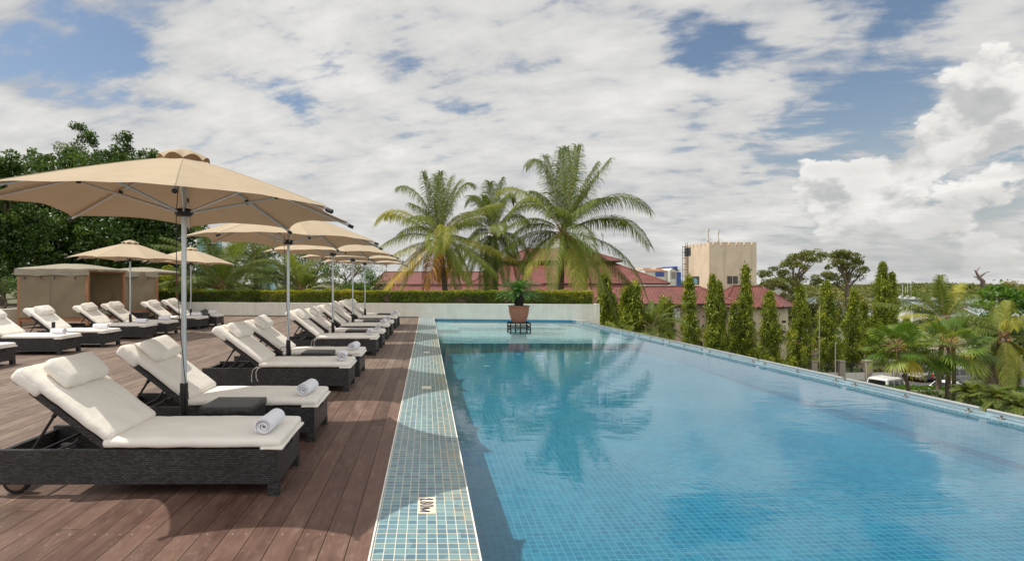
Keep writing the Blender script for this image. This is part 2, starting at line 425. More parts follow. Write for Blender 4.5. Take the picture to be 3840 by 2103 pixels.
def plaster(name, color, stain=.35, sc=1.0, rough=.85, streak=(.25, .23, .2)):
    m, w, out = new_mat(name)
    P = w.node('ShaderNodeTexCoord').outputs['Object']
    n = w.noise(P, 2.0 * sc, 7, .65)
    c = w.ramp(n, [(.3, tuple(x * .88 for x in color)), (.7, tuple(min(1, x * 1.07) for x in color))])
    st = w.noise(w.mapping(P, scale=(5 * sc, 5 * sc, .35 * sc)), 1.0, 6, .6)
    c = w.mix(w.mapr(st, .52, .74, 0, stain), c, tuple(a * b * 2 for a, b in zip(color, streak)) + (1,))
    b = w.node('ShaderNodeBump', {'Height': w.noise(P, 30 * sc, 4), 'Strength': .12, 'Distance': .01})
    p = w.node('ShaderNodeBsdfPrincipled', {'Base Color': c, 'Roughness': rough, 'Specular IOR Level': .25, 'Normal': b.outputs[0]})
    w.l.new(p.outputs[0], out.inputs[0]); return m

def roof_mat(name, c1, c2, row=.33, col=.42):
    m, w, out = new_mat(name)
    uv = w.node('ShaderNodeUVMap').outputs[0]
    br = w.node('ShaderNodeTexBrick', {'Vector': uv, 'Color1': c1 + (1,), 'Color2': c2 + (1,), 'Mortar': tuple(x * .25 for x in c1) + (1,), 'Scale': 1.0,
                'Mortar Size': .035, 'Mortar Smooth': .7, 'Brick Width': col, 'Row Height': row, 'Bias': 0.})
    br.offset = .5
    n = w.noise(w.node('ShaderNodeTexCoord').outputs['Object'], .6, 6)
    c = w.mix(1, br.outputs['Color'], w.ramp(n, [(.3, (.8, .8, .82)), (.7, (1.15, 1.13, 1.1))]), 'MULTIPLY')
    b = w.node('ShaderNodeBump', {'Height': w.math('SUBTRACT', 1, br.outputs['Fac']), 'Strength': .8, 'Distance': .05})
    p = w.node('ShaderNodeBsdfPrincipled', {'Base Color': c, 'Roughness': .5, 'Normal': b.outputs[0]})
    w.l.new(p.outputs[0], out.inputs[0]); return m

def wood_mat(name, c1, c2, axis=2):
    m, w, out = new_mat(name)
    P = w.node('ShaderNodeTexCoord').outputs['Object']
    s = [14, 14, 14]; s[axis] = 1.2
    n = w.noise(w.mapping(P, scale=tuple(s)), 1.0, 7, .6, .8)
    c = w.ramp(n, [(.3, c1), (.7, c2)])
    p = w.node('ShaderNodeBsdfPrincipled', {'Base Color': c, 'Roughness': .55})
    w.l.new(p.outputs[0], out.inputs[0]); return m

M = {}
M['deck'] = deck_mat(); M['water'] = water_mat(); M['rattan'] = weave_mat()
M['coping'] = tile_mat('mosaic_coping', (.082, .165, .215), (.12, .23, .275), (.60, .58, .51), .0600, .0027, .22, stain=True, c3=(.17, .30, .31))
M['pooltile'] = tile_mat('pool_mosaic', (.016, .155, .265), (.024, .185, .30), (.048, .29, .37), .0725, .0050, .3, coord='Object', c3=(.034, .215, .33))
M['poolwall'] = tile_mat('pool_wall_mosaic', (.028, .24, .37), (.033, .255, .39), (.06, .32, .44), .0725, .0045, .3, c3=(.04, .27, .40))
M['shelftile'] = tile_mat('shallow_mosaic', (.13, .30, .36), (.19, .37, .43), (.42, .55, .55), .0725, .0045, .3, coord='Object', c3=(.3, .58, .6))
M['rimtile'] = tile_mat('rim_mosaic', (.085, .19, .26), (.12, .24, .31), (.30, .41, .45), .060, .0034, .25, c3=(.16, .29, .355))
M['band'] = pbr('dark_blue_tile', (.018, .185, .32), .3, var=.2, vscale=20)
M['cream'] = fabric('cream_canvas', (.84, .80, .73), var=.06, bump=.5, bscale=7)
M['towel'] = pbr('white_terry', (.83, .83, .88), .95, var=.05, vscale=40, bump=.6, bscale=160, spec=.1, bdist=.004)
M['canopy'] = fabric('tan_canvas', (.47, .385, .275), trans=.09, tcol=(.50, .28, .14), var=.07, bump=.6, bscale=2.4)
M['alu'] = pbr('brushed_aluminium', (.62, .65, .67), .33, metal=.85, var=.06, vscale=12)
M['steel'] = pbr('stainless_steel', (.78, .78, .76), .28, metal=1, var=.1, vscale=9)
M['agedsteel'] = pbr('aged_steel', (.22, .19, .165), .45, metal=.5, var=.3, vscale=20)
M['black'] = pbr('black_plastic', (.012, .012, .013), .35, var=.2)
M['blackmetal'] = pbr('black_metal', (.02, .02, .021), .45, metal=.2, var=.2)
M['hub'] = pbr('tan_wheel_hub', (.36, .25, .19), .5, var=.1)
M['cord'] = pbr('cord', (.75, .72, .66), .9, var=.1)
M['wall'] = plaster('cream_render', (.70, .685, .61), .3)
M['soil'] = pbr('soil', (.07, .05, .035), .95, var=.4, vscale=10, bump=.5)
M['terra'] = plaster('terracotta', (.31, .135, .085), .6, 4., .8, (.6, .7, .8))
M['tent'] = fabric('olive_tan_canvas', (.275, .222, .150), trans=.12, tcol=(.3, .24, .16), var=.07, bump=.6, bscale=2.2)
M['tentroof'] = fabric('faded_olive_canvas', (.37, .335, .26), trans=.15, tcol=(.3, .26, .18), var=.08, bump=.35, bscale=2.2)
M['teak'] = wood_mat('oiled_teak', (.26, .11, .05), (.46, .23, .115))
M['seatpad'] = fabric('khaki_pad', (.40, .36, .27), bump=.4)
G1 = [(0, (.012, .030, .008)), (.35, (.028, .066, .014)), (.75, (.065, .135, .026)), (1, (.14, .20, .035))]
M['darkleaf'] = leafmat('dark_broadleaf', [(0, (.020, .050, .010)), (.4, (.055, .11, .018)), (.8, (.12, .205, .034)), (1, (.20, .29, .05))], .25, .38, .5)
M['hedge'] = leafmat('hedge_leaf', [(0, (.05, .085, .010)), (.4, (.14, .20, .02)), (.75, (.36, .37, .03)), (1, (.52, .36, .04))], .35)
M['mast'] = leafmat('drooping_leaf', [(0, (.05, .08, .012)), (.4, (.19, .245, .028)), (.75, (.44, .49, .05)), (1, (.68, .62, .09))], .35)
M['palm'] = leafmat('palm_leaf', [(0, (.06, .095, .022)), (.35, (.17, .225, .05)), (.6, (.34, .36, .065)), (.8, (.58, .46, .06)), (.93, (.70, .40, .04)), (1, (.20, .09, .05))], .4, .5, .25)
M['cycad'] = leafmat('cycad_leaf', [(0, (.03, .09, .018)), (.6, (.10, .23, .04)), (1, (.26, .38, .07))], .25, .35, .5)
M['fan'] = leafmat('fan_palm_leaf', [(0, (.05, .10, .018)), (.5, (.11, .20, .03)), (.8, (.30, .36, .05)), (1, (.62, .46, .06))], .35, .45, .3)
M['rain'] = leafmat('olive_broadleaf', [(0, (.045, .06, .016)), (.5, (.155, .175, .04)), (.85, (.29, .29, .07)), (1, (.30, .20, .07))], .25)
M['bright'] = leafmat('bright_broadleaf', [(0, (.03, .08, .012)), (.5, (.09, .20, .02)), (1, (.24, .36, .04))], .4)
M['bark'] = pbr('grey_bark', (.15, .115, .085), .9, var=.35, vscale=5, bump=.8, bscale=14, bdist=.05)
M['deadwood'] = pbr('bleached_deadwood', (.22, .17, .14), .9, var=.4, vscale=3)
M['husk'] = pbr('palm_husk', (.30, .19, .09), .8, var=.4, vscale=9)
M['coconut'] = pbr('coconut', (.30, .17, .05), .5, var=.3, vscale=6)
M['red_roof'] = roof_mat('red_roof_tiles', (.20, .062, .052), (.255, .083, .068))
M['orange_roof'] = roof_mat('orange_roof_tiles', (.42, .15, .07), (.48, .19, .09))
M['tan'] = plaster('tan_render', (.71, .60, .455), .45, .35)
M['pink'] = plaster('pinkish_render', (.60, .45, .345), .35, .35)
M['white'] = plaster('white_render', (.66, .65, .62), .3, .25)
M['darkwin'] = pbr('dark_window', (.02, .022, .025), .12, var=.2)
M['louvre'] = pbr('louvre', (.13, .11, .09), .6, var=.2)
M['fascia'] = pbr('dark_fascia', (.03, .025, .022), .7)
M['blueglass'] = pbr('blue_glass', (.03, .08, .35), .15, var=.3, vscale=.4)
M['skyglass'] = pbr('pale_blue_glass', (.25, .50, .60), .2, var=.25, vscale=.3)
M['asphalt'] = pbr('asphalt', (.085, .082, .078), .9, var=.2, vscale=1.5)
M['pavement'] = pbr('pavement', (.40, .35, .29), .9, var=.2, vscale=.8)
M['ground'] = pbr('dry_ground', (.10, .11, .045), .95, var=.5, vscale=.15, detail=8)
M['grass'] = pbr('lawn', (.07, .13, .02), .9, var=.4, vscale=1.0)
M['sea'] = pbr('sea_water', (.10, .16, .17), .12, var=.2, vscale=.02)
M['concrete'] = pbr('concrete', (.36, .32, .26), .9, var=.15, vscale=2)
M['carwhite'] = pbr('white_car_paint', (.80, .80, .78), .18, var=.02)
M['carsilver'] = pbr('silver_car_paint', (.36, .38, .40), .22, metal=.5, var=.03)
M['carglass'] = pbr('car_glass', (.012, .014, .016), .05, var=0)
M['rubber'] = pbr('rubber', (.02, .02, .02), .8)
M['redlens'] = pbr('red_lens', (.4, .01, .01), .2, var=0)
M['lens'] = pbr('clear_lens', (.7, .7, .7), .1, var=0)
M['yellow'] = pbr('yellow_plastic', (.75, .45, .03), .4, var=0)
M['iron'] = pbr('iron_railing', (.03, .028, .025), .6)
M['skin'] = pbr('skin', (.09, .05, .035), .6)
M['shirt'] = pbr('white_shirt', (.75, .75, .78), .9)
M['dark_cloth'] = pbr('dark_trousers', (.05, .05, .06), .9)
M['plate'] = pbr('marker_tile', (.72, .66, .50), .35, var=.06, vscale=30)
M['ink'] = pbr('navy_print', (.03, .025, .07), .5, var=0)
M['bluepaint'] = pbr('blue_paint', (.05, .20, .50), .5)
M['sheetroof'] = pbr('rusty_sheet_roof', (.30, .22, .18), .7, var=.4, vscale=.3)
# ------------------------------------------------------------------ terrace, pool, boundary walls
def Yw(x): return 22.52 - .131 * x          # the far wall runs slightly askew
def rim(y, o=0.): return 6.62 - .043 * (y - 6) + o
WL = -.11                                    # water level
YN = -4.0
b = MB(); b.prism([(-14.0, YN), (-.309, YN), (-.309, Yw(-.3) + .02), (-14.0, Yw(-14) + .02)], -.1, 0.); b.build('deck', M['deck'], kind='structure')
b = MB(); b.prism([(-24, YN), (-.30, YN), (-.30, 24.6), (-24, 27.6)], -1.7, -.104)
b.prism([(-24, YN), (rim(YN, .33), YN), (rim(26, .9), 22.6), (rim(26, .9), 23.4), (-24, 27.6)], -9.6, -1.704)
b.build('terrace_base', M['concrete'], kind='structure')

b = MB()
b.prism([(-.309, YN), (.291, YN), (.291, Yw(.2) - .002), (-.309, Yw(-.2) - .002)], -.22, .004)
co = b.build('pool_coping', M['coping'], kind='structure')
b = MB(); b.box(-.318, -.308, YN, Yw(-.3), -.02, .012); b.box(.286, .296, YN, Yw(.2) - .01, -.05, .008)
b.build('coping_edge', M['cord'], kind='structure')
def floor_z(x, y): return WL - max(.40, min(.92, .90 - .030 * (y - 3) - .032 * x))
YS = 15.7
b = MB()
b.grid(lambda u, v: (.29 + (rim(YN + u * (YS - YN)) - .29) * v, YN + u * (YS - YN), floor_z(.29 + 6.2 * v, YN + u * (YS - YN))), 24, 12)
b.build('pool_floor', M['pooltile'], kind='structure')
b = MB()
b.box(.27, .2905, YN, YS, -1.6, WL + .10)
b.build('pool_side', M['poolwall'], kind='structure')
b = MB(); b.prism([(rim(YN, .03), YN), (rim(YN, .29), YN), (rim(22, .29), Yw(6.3)), (rim(22, .03), Yw(6.0))], -1.7, WL - .034); b.build('weir_wall', M['concrete'], kind='structure')
b = MB()                                                   # inner face of the overflow weir
b.add([(rim(YN), YN, -1.6), (rim(23), 23, -1.6), (rim(23), 23, WL - .012), (rim(YN), YN, WL - .012)], [(0, 1, 2, 3)])
b.build('pool_side', M['poolwall'], kind='structure')
b = MB()
b.add([(rim(YN, -.004), YN, -.60), (rim(YS, -.004), YS, -.56), (rim(YS, -.004), YS, -.50), (rim(YN, -.004), YN, -.54)], [(0, 1, 2, 3)])
b.build('tile_band', M['band'], kind='structure')
b = MB()
b.prism([(.2905, YS), (rim(YS) - .001, YS), (rim(21.5) - .001, 21.7), (.2905, Yw(.3))], -.95, WL - .19)
b.build('shallow_shelf', M['shelftile'], kind='structure')
b = MB(); b.prism([(.292, 18.9), (1.15, 18.9), (1.15, Yw(1)), (.292, Yw(.3))], WL - .188, WL - .06)
b.prism([(1.15, 20.0), (5.2, 20.0), (5.2, Yw(5)), (1.15, Yw(1))], WL - .188, WL - .10)
b.build('pool_step', M['shelftile'], kind='structure')
b = MB()
b.prism([(rim(YN), YN), (rim(YN, .30), YN), (rim(22, .30), Yw(6.3)), (rim(22), Yw(6.0))], WL - .03, WL + .012)
b.build('pool_rim', M['rimtile'], kind='structure')
b = MB()
ny = 40
b.grid(lambda v, u: (.2915 + (rim(YN + u * (Yw(3) - YN)) - .2925) * v, YN + u * (Yw(.29 + 6 * v) - YN), WL), 6, ny)
b.build('pool_water', M['water'], kind='structure')

def wall_run(p0, p1, t, z0, z1, mb):
    d = Vector((p1[0] - p0[0], p1[1] - p0[1], 0)).normalized(); n = Vector((-d.y, d.x, 0)) * t
    mb.prism([p0, p1, (p1[0] + n.x, p1[1] + n.y), (p0[0] + n.x, p0[1] + n.y)], z0, z1)
b = MB(); wall_run((-14.0, Yw(-14)), (6.99, Yw(6.99)), .24, -1.2, .60, b)
b.box(6.83, 6.995, Yw(6.99) - .02, Yw(6.99) + .26, -1.2, .625)
wb = thing('boundary_wall', 'long low cream rendered wall behind the pool and deck under the clipped hedge', 'wall', (0, 0, 0))
b.build('wall', M['wall'], wb)
b = MB(); b.box(.32, 6.1, 0, .02, -.115, -.045); o = b.build('tile_skirting', M['band'], wb)
o.rotation_euler = (0, 0, math.atan(-.131)); o.location = (0, Yw(0) - .035, 0)
b = MB(); b.box(-14.0, -.32, 0, .02, 0, .035); o = b.build('dark_skirting', M['fascia'], wb)
o.rotation_euler = (0, 0, math.atan(-.131)); o.location = (-.04, Yw(0) - .03, 0)
b = MB(); wall_run((-14.0, 4.0), (-14.0, Yw(-14) - .002), .24, -.3, .60, b)
wl = thing('boundary_wall', 'short low cream wall left of the cabanas, running towards the camera', 'wall', (0, 0, 0))
b.build('wall', M['wall'], wl)
b = MB(); b.prism([(-14.0, Yw(-14) + .245), (6.8, Yw(6.8) + .245), (6.8, Yw(6.8) + 1.1), (-14.0, Yw(-14) + 1.3)], -9, .50)
b.box(-24, -14.25, 3, 26.5, -.3, .45)
b.build('planting_bed', M['soil'], kind='structure')

# lettered depth marker and the plain ones further on
def marker(y0, y1, x0, x1, name, label, text=None):
    t = thing(name, label, 'marker', ((x0 + x1) / 2, (y0 + y1) / 2, .004))
    hx = (x1 - x0) / 2; hy = (y1 - y0) / 2
    b = MB(); b.box(-hx, hx, -hy, hy, 0, .003); b.build('tile', M['plate'], t)
    if text:
        # 1.80M drawn with strokes; reading direction u runs towards the camera, the tops of the figures point to +x
        b = MB(); z0_, z1_ = .0034, .0042
        def P(u, v): return (-hx * .78 + v * hx * 1.52, hy * .86 - u * hy * 1.72)
        def stroke(pts, w, wv=None):
            for (u0, v0), (u1, v1) in zip(pts[:-1], pts[1:]):
                if abs(v1 - v0) * 2 * hx > abs(u1 - u0) * 2 * hy: q = [(u0 - w, v0), (u0 + w, v0), (u1 + w, v1), (u1 - w, v1)]
                else: q = [(u0, v0 - .055), (u0, v0 + .055), (u1, v1 + .055), (u1, v1 - .055)]
                a = [P(*k) for k in q]
                area = sum(a[k][0] * a[(k + 1) % 4][1] - a[(k + 1) % 4][0] * a[k][1] for k in range(4))
                if area < 0: a = a[::-1]
                b.prism(a, z0_, z1_)
        def ring(cu, cv, ru, rv, w):
            n = 28; o = []; q = []
            for k in range(n): c, s = math.cos(2 * PI * k / n), math.sin(2 * PI * k / n); o.append(P(cu + c * ru, cv + s * rv)); q.append(P(cu + c * (ru - w), cv + s * (rv - w * 1.3)))
            b.add([(x, y, z1_) for x, y in o + q], [(k, (k + 1) % n, n + (k + 1) % n, n + k) for k in range(n)])
        stroke([(.09, 0), (.09, 1)], .034); stroke([(.09, 1.0), (.045, .84), (.01, .56)], .014)
        stroke([(.17, 0), (.17, .14)], .028)
        ring(.335, .27, .095, .29, .068); ring(.335, .76, .082, .26, .062); ring(.56, .5, .105, .52, .068)
        stroke([(.72, 0), (.72, .72)], .030); stroke([(.96, 0), (.96, .72)], .030); stroke([(.73, .72), (.84, .05)], .028); stroke([(.95, .72), (.84, .05)], .028)
        b.build('lettering', M['ink'], t)
    return t
marker(3.45, 3.71, -.060, .060, 'depth_marker', 'beige tile set in the mosaic coping, printed 1.80M in dark blue', '1.80M')
marker(7.50, 7.68, -.075, .060, 'marker_tile', 'plain pale tile in the coping, second from the camera')
marker(11.3, 11.5, -.070, .060, 'marker_tile', 'small beige tile in the coping, third from the camera')

# pool jets on the floor
for i, (px, py) in enumerate([(1809, 1271), (1945, 1271), (2037, 1271), (2168, 1270), (1828, 1289), (2206, 1286)]):
    Y = 15.2 if py < 1280 else 13.6
    b = MB(); b.lathe([(.0, .015), (.075, .015), (.09, .0)], 16)
    x = X(px, Y)
    o = b.build('floor_jet', M['skyglass'], label='round white jet cover on the pool floor, %s' % ['leftmost near the shallow shelf', 'straight below the potted cycad', 'just right of the potted cycad', 'rightmost near the shallow shelf', 'left one of the pair set further forward', 'right one of the pair set further forward'][i], cat='jet cover', group='jet covers on the pool floor')
    o.location = (x, Y, floor_z(x, Y) + .004)

# rails along the overflow edge
gaps = [21.0, 19.0, 17.2, 16.05, 14.25, 12.39, 10.53, 8.46, 6.43, 4.35, 2.3]
ords = ['farthest', 'second from the far wall', 'third from the far wall', 'fourth from the far wall', 'fifth from the far wall', 'sixth from the far wall', 'seventh from the far wall', 'the longest clear one, opposite the white car', 'nearest, cut by the right photo edge', 'beyond the right photo edge']
for i in range(len(gaps) - 1):
    ya, yb = gaps[i] - .045, gaps[i + 1] + .045
    if ya < 4.4: break
    t = thing('edge_rail', 'low stainless tube rail on the infinity edge, ' + ords[i], 'rail', (rim((ya + yb) / 2, .12), (ya + yb) / 2, WL + .012), group='stainless rails along the infinity edge')
    L = (ya - yb) / 2; sl_ = -.043
    b = MB(); b.tube([(-sl_ * L * -1, L, .062), (-sl_ * L, -L, .062)], .028, 12); b.build('tube', M['steel'], t)
    for k in (-.86, 0, .86):
        yy = k * L; xx = sl_ * yy
        b = MB(); b.tube([(xx, yy, 0), (xx, yy, .045)], .010, 8); b.lathe([(.0, .012), (.034, .012), (.036, .002)], 12, Matrix.Translation((xx, yy, 0)))
        b.build('post', M['agedsteel'], t)
b = MB(); b.tube([(0, 0, .0), (0, 0, .06), (-.65, .28, .07)], .02, 8); b.tube([(-.62, .27, -.02), (-.62, .27, .07)], .012, 6); b.tube([(-.3, .13, -.02), (-.3, .13, .07)], .012, 6)
o = b.build('rail_bracket', M['steel'], label='short bent steel rail end fixed by the far wall corner', cat='bracket'); o.location = (6.55, 21.35, WL + .01)
for i, (xa, xb, lb) in enumerate([(.80, 2.58, 'left'), (2.71, 4.49, 'right')]):
    t = thing('pool_rail', 'straight steel grab rail standing in the shallow water, %s one of the two' % lb, 'rail', ((xa + xb) / 2, 19.4, WL - .10), group='grab rails in the shallow end')
    L = (xb - xa) / 2
    b = MB(); b.tube([(-L, 0, .16), (L, 0, .16)], .02, 10); b.build('tube', M['white'], t)
    for k in (-.9, 0, .9):
        b = MB(); b.tube([(k * L, 0, -.0), (k * L, 0, .15)], .010, 8); b.build('post', M['steel'], t)

# ------------------------------------------------------------------ sun loungers
HX, HZ = -1.21, .335
def back_matrix(deg):
    a = R(deg); u = Vector((-math.cos(a), 0, math.sin(a))); n = Vector((math.sin(a), 0, math.cos(a)))
    return Matrix(((-u.x, 0, n.x, HX), (0, 1, 0, 0), (-u.z, 0, n.z, HZ), (0, 0, 0, 1)))
W = .67
def make_lounger(ties, seed, deg=37.2, px=0., pr=4.):
    MBk = back_matrix(deg); k_ = math.sin(R(deg)) / math.sin(R(37.2)); top = MBk @ Vector((-.45, 0, -.01))
    t = thing('sun_lounger', 'x', 'sun lounger', group='sun loungers on the deck')
    b = MB()
    for y0 in (0, W - .035):
        b.box(-2.0, -.052, y0, y0 + .035, .085, .325)
    # foot panel with the hand slot
    b.box(-.05, 0, 0, W, .085, .255); b.box(-.05, 0, 0, W * .36, .255, .325); b.box(-.05, 0, W * .64, W, .255, .325)
    b.box(-.05, 0, W * .36, W * .64, .295, .325)
    b.box(-1.25, -.052, .036, W - .036, .285, .322)
    b.box(-2.0, -1.96, .036, W - .036, .15, .30)
    b.box(-1.30, -1.25, .036, W - .036, .14, .28)
    fr_ = b.build('frame', M['rattan'], t)
    b = MB(); b.box(-.046, -.012, W * .361, W * .639, .256, .294); b.build('hand_slot', M['fascia'], fr_)
    for y0 in (0.002, W - .062):
        b = MB(); b.box(-.068, .004, y0 - .004, y0 + .064, 0, .084); b.build('leg', M['rattan'], t)
    for y0 in (.05, W - .10):
        wm = Matrix.Translation((-1.87, y0, .10)) @ Matrix.Rotation(R(-90), 4, 'X')
        b = MB(); b.lathe([(.078, 0), (.098, .004), (.10, .015), (.10, .035), (.098, .046), (.078, .05)], 28, wm)
        wh = b.build('wheel', M['rubber'], t)
        b = MB(); b.lathe([(0, -.002), (.015, -.004), (.02, 0.002), (.078, .003), (.078, .047), (.02, .048), (0, .054)], 28, wm); b.build('hub', M['hub'], wh)
    b = MB()
    for y0 in (.012, W - .052):
        b.box(-.66, 0, y0, y0 + .04, -.02, .022, MBk)
    b.box(-.78, 0, .052, W - .052, .0, .016, MBk)
    b.box(-.80, -.75, .012, W - .012, -.02, .022, MBk)
    b.build('backrest_frame', M['rattan'], t)
    for y0 in (.045, W - .065):
        b = MB(); b.tube([(top.x, y0, top.z - .02), (-1.77, y0, .27)], .011, 8); b.tube([(top.x + .02, y0, top.z), (top.x - .02, y0, top.z - .05)], .017, 8)
        b.tube([(-1.42, y0 + .01, .39), (-1.46, y0 + .01, .355), (-1.72, y0 + .01, .25)], .010, 8); b.build('strut', M['blackmetal'], t)
    b = MB(); b.tube([(-1.77, .05, .27), (-1.77, W - .05, .27)], .010, 8); b.build('crossbar', M['blackmetal'], t)
    b = MB(); b.rbox((-.605, W / 2, .367), (1.25, W + .01, .060), .027, seg=(26, 14, 2), puff=.012, wr=.005, seed=seed); b.build('seat_cushion', M['cream'], t)
    b = MB(); b.rbox((-.045, W / 2, .333), (.16, W + .016, .020), .008, seg=(3, 8, 1), wr=.005, seed=seed); b.build('foot_flap', M['cream'], t)
    b = MB(); b.rbox((-.415, W / 2, .066), (.80, W + .005, .066), .030, MBk, seg=(20, 14, 2), puff=.012, wr=.006, seed=seed + 3); b.build('back_cushion', M['cream'], t)
    b = MB(); b.rbox((-.715, W / 2, .035), (.24, W + .016, .105), .035, MBk, seg=(6, 12, 2), wr=.006, seed=seed + 5); b.build('cushion_hood', M['cream'], t)
    pm = MBk @ Matrix.Translation((-.62 + px, W / 2 + px * .6, .162)) @ Matrix.Rotation(R(4), 4, 'Y') @ Matrix.Rotation(R(pr), 4, 'Z')
    b = MB(); b.rbox((0, 0, 0), (.255, .50, .10), .045, pm, seg=(9, 14, 2), puff=.020, wr=.006, seed=seed + 8); b.build('head_pillow', M['cream'], t)
    if ties:
        b = MB()
        b.tube([(-1.20, -.01, .33), (-1.25, -.02, .345), (-1.30, -.028, .30), (-1.315, -.03, .22), (-1.31, -.03, .14)], .004, 6)
        b.tube([(-1.20, -.01, .33), (-1.22, -.025, .34), (-1.255, -.03, .28), (-1.25, -.03, .20), (-1.225, -.03, .15)], .004, 6)
        b.build('tie', M['cream'], t)
    return t
LG = [make_lounger(False, 1, 37.2, 0, 0), make_lounger(True, 20, 36.8, .02, -3), make_lounger(False, 50, 37.6, .0, 2), make_lounger(False, 71, 36.2, -.02, 4), make_lounger(True, 33, 38.4, .03, -5), make_lounger(False, 90, 35.6, .01, 3)]
def towel_mesh(seed):
    n = 96; turns = 3.6; r0, r1 = .008, .062; th = .0125
    L = .30; rr = random.Random(seed)
    pts = []
    for i in range(n + 1):
        a = i / n * turns * 2 * PI; r = r0 + (r1 - r0) * i / n
        wob = 1 + .03 * math.sin(a * 1.3 + seed)
        pts.append((math.cos(a) * r * wob * 1.04, math.sin(a) * r * wob * .95, a))
    b = MB()
    def P(i, side, v):
        x, z, a = pts[i]; d = Vector((math.cos(a), 0, math.sin(a)))
        q = Vector((x, 0, z)) + d * (th / 2 * side * .82)
        ends = L / 2 * (1 - .05 * math.sin(i * .11 + seed) - .02 * (1 if i < n * .7 else 0))
        return (q.x + .002 * math.sin(v * 9 + a), (v - .5) * 2 * ends, q.z + r1 * .95)
    for side in (-1, 1):
        b.grid(lambda u, v: P(round(u * n), side, v), n, 8)
    for v in (0, 1):
        b.grid(lambda u, w: P(round(u * n), w * 2 - 1, v), n, 1)
    b.grid(lambda u, w: P(n, w * 2 - 1, u), 8, 1)
    return b
TW = []
def towel(loc, rz, label, k=0):
    if k >= len(TW):
        o = towel_mesh(k * 3 + 1).build('rolled_towel', M['towel']); TW.append(o)
    else:
        o = TW[k].copy(); COL.objects.link(o)
    o.location = loc; o.rotation_euler = (0, 0, rz); setp(o, label, 'towel', 'rolled towels on the loungers'); return o

near = [(-1.05, 3.75), (-1.06, 5.02), (-1.075, 7.30), (-1.07, 8.47), (-1.05, 10.93), (-1.02, 12.17), (-1.03, 13.99), (-1.0, 15.12), (-1.0, 17.2), (-.965, 18.35)]
nl = ['nearest black rattan sun lounger, its head end cut off by the left photo edge', 'second sun lounger from the camera, behind the rattan table nearest the camera',
      'third poolside lounger from the camera, two cream tie strings hanging at its hinge', 'fourth poolside lounger from the camera, just beyond the second parasol pole',
      'fifth poolside lounger from the camera, tie strings at its hinge', 'sixth lounger from the camera in the poolside row', 'seventh lounger from the camera in the poolside row',
      'eighth lounger from the camera in the poolside row', 'ninth lounger in the poolside row, last but one before the far wall', 'last lounger of the poolside row, nearest the far wall']
kinds = [0, 2, 1, 3, 4, 5, 1, 3, 0, 5]
back = [(-7.56, 9.13), (-7.57, 11.0), (-7.43, 12.24), (-7.41, 13.97), (-7.36, 15.09), (-7.24, 16.96), (-7.13, 18.06)]
bl = ['back row lounger whose foot corner alone shows at the left photo edge', 'back row lounger cut by the left photo edge, a rolled towel on its foot',
      'back row lounger in front of the left cabana, bare black post beside it', 'back row lounger in front of the open side of the left cabana', 'back row lounger just beyond the pole of the middle left parasol',
      'last but one lounger of the back row, in front of the right cabana', 'last lounger of the back row, beside the wall lamp']
used = [False] * 6
def place_lounger(x, y, k, rz, lab, grp):
    full = lab
    if not used[k]: o = LG[k]; used[k] = True; o.location = (x, y, 0); o.rotation_euler = (0, 0, rz)
    else: o = copy_tree(LG[k], loc=(x, y, 0), rz=rz)
    setp(o, full, 'sun lounger', grp)
orn = ['nearest', 'second', 'third', 'fourth', 'fifth', 'sixth', 'seventh', 'eighth', 'ninth', 'tenth']
for i, (x, y) in enumerate(near):
    rz = R([.6, .2, .3, -.6, .5, -.4, .4, -.3, 0, .2][i])
    place_lounger(x, y, kinds[i], rz, nl[i], 'loungers in the row beside the pool')
    tx = x - (.115 if i != 4 else .14); ty = y + .22 + .03 * (i % 3) * .3
    towel((tx, ty + (.02 if i % 2 else 0), .408), R([-3, -6, 4, -8, 3, 5, -4, 2, 6, -3][i]), 'rolled white towel on the foot end of the %s poolside lounger from the camera' % orn[i], [0, 1, 2, 1, 0, 2, 1, 0, 2, 1][i] if i > 2 else i)
for i, (x, y) in enumerate(back):
    rz = R([0, .5, -.5, .3, .6, -.4, .3][i])
    place_lounger(x, y, [0, 5, 2, 3, 0, 5, 2][i], rz, bl[i], 'loungers in the back row by the cabanas')
    if i > 0:
        towel((x - .23, y + [0, .30, .30, .33, .34, .34, .36][i], .408), R([0, 82, 96, 78, 92, 84, 75][i]), 'rolled white towel on the back row lounger, %s from the left photo edge' % ['', 'first', 'second', 'third', 'fourth', 'fifth', 'sixth'][i], i % 3)

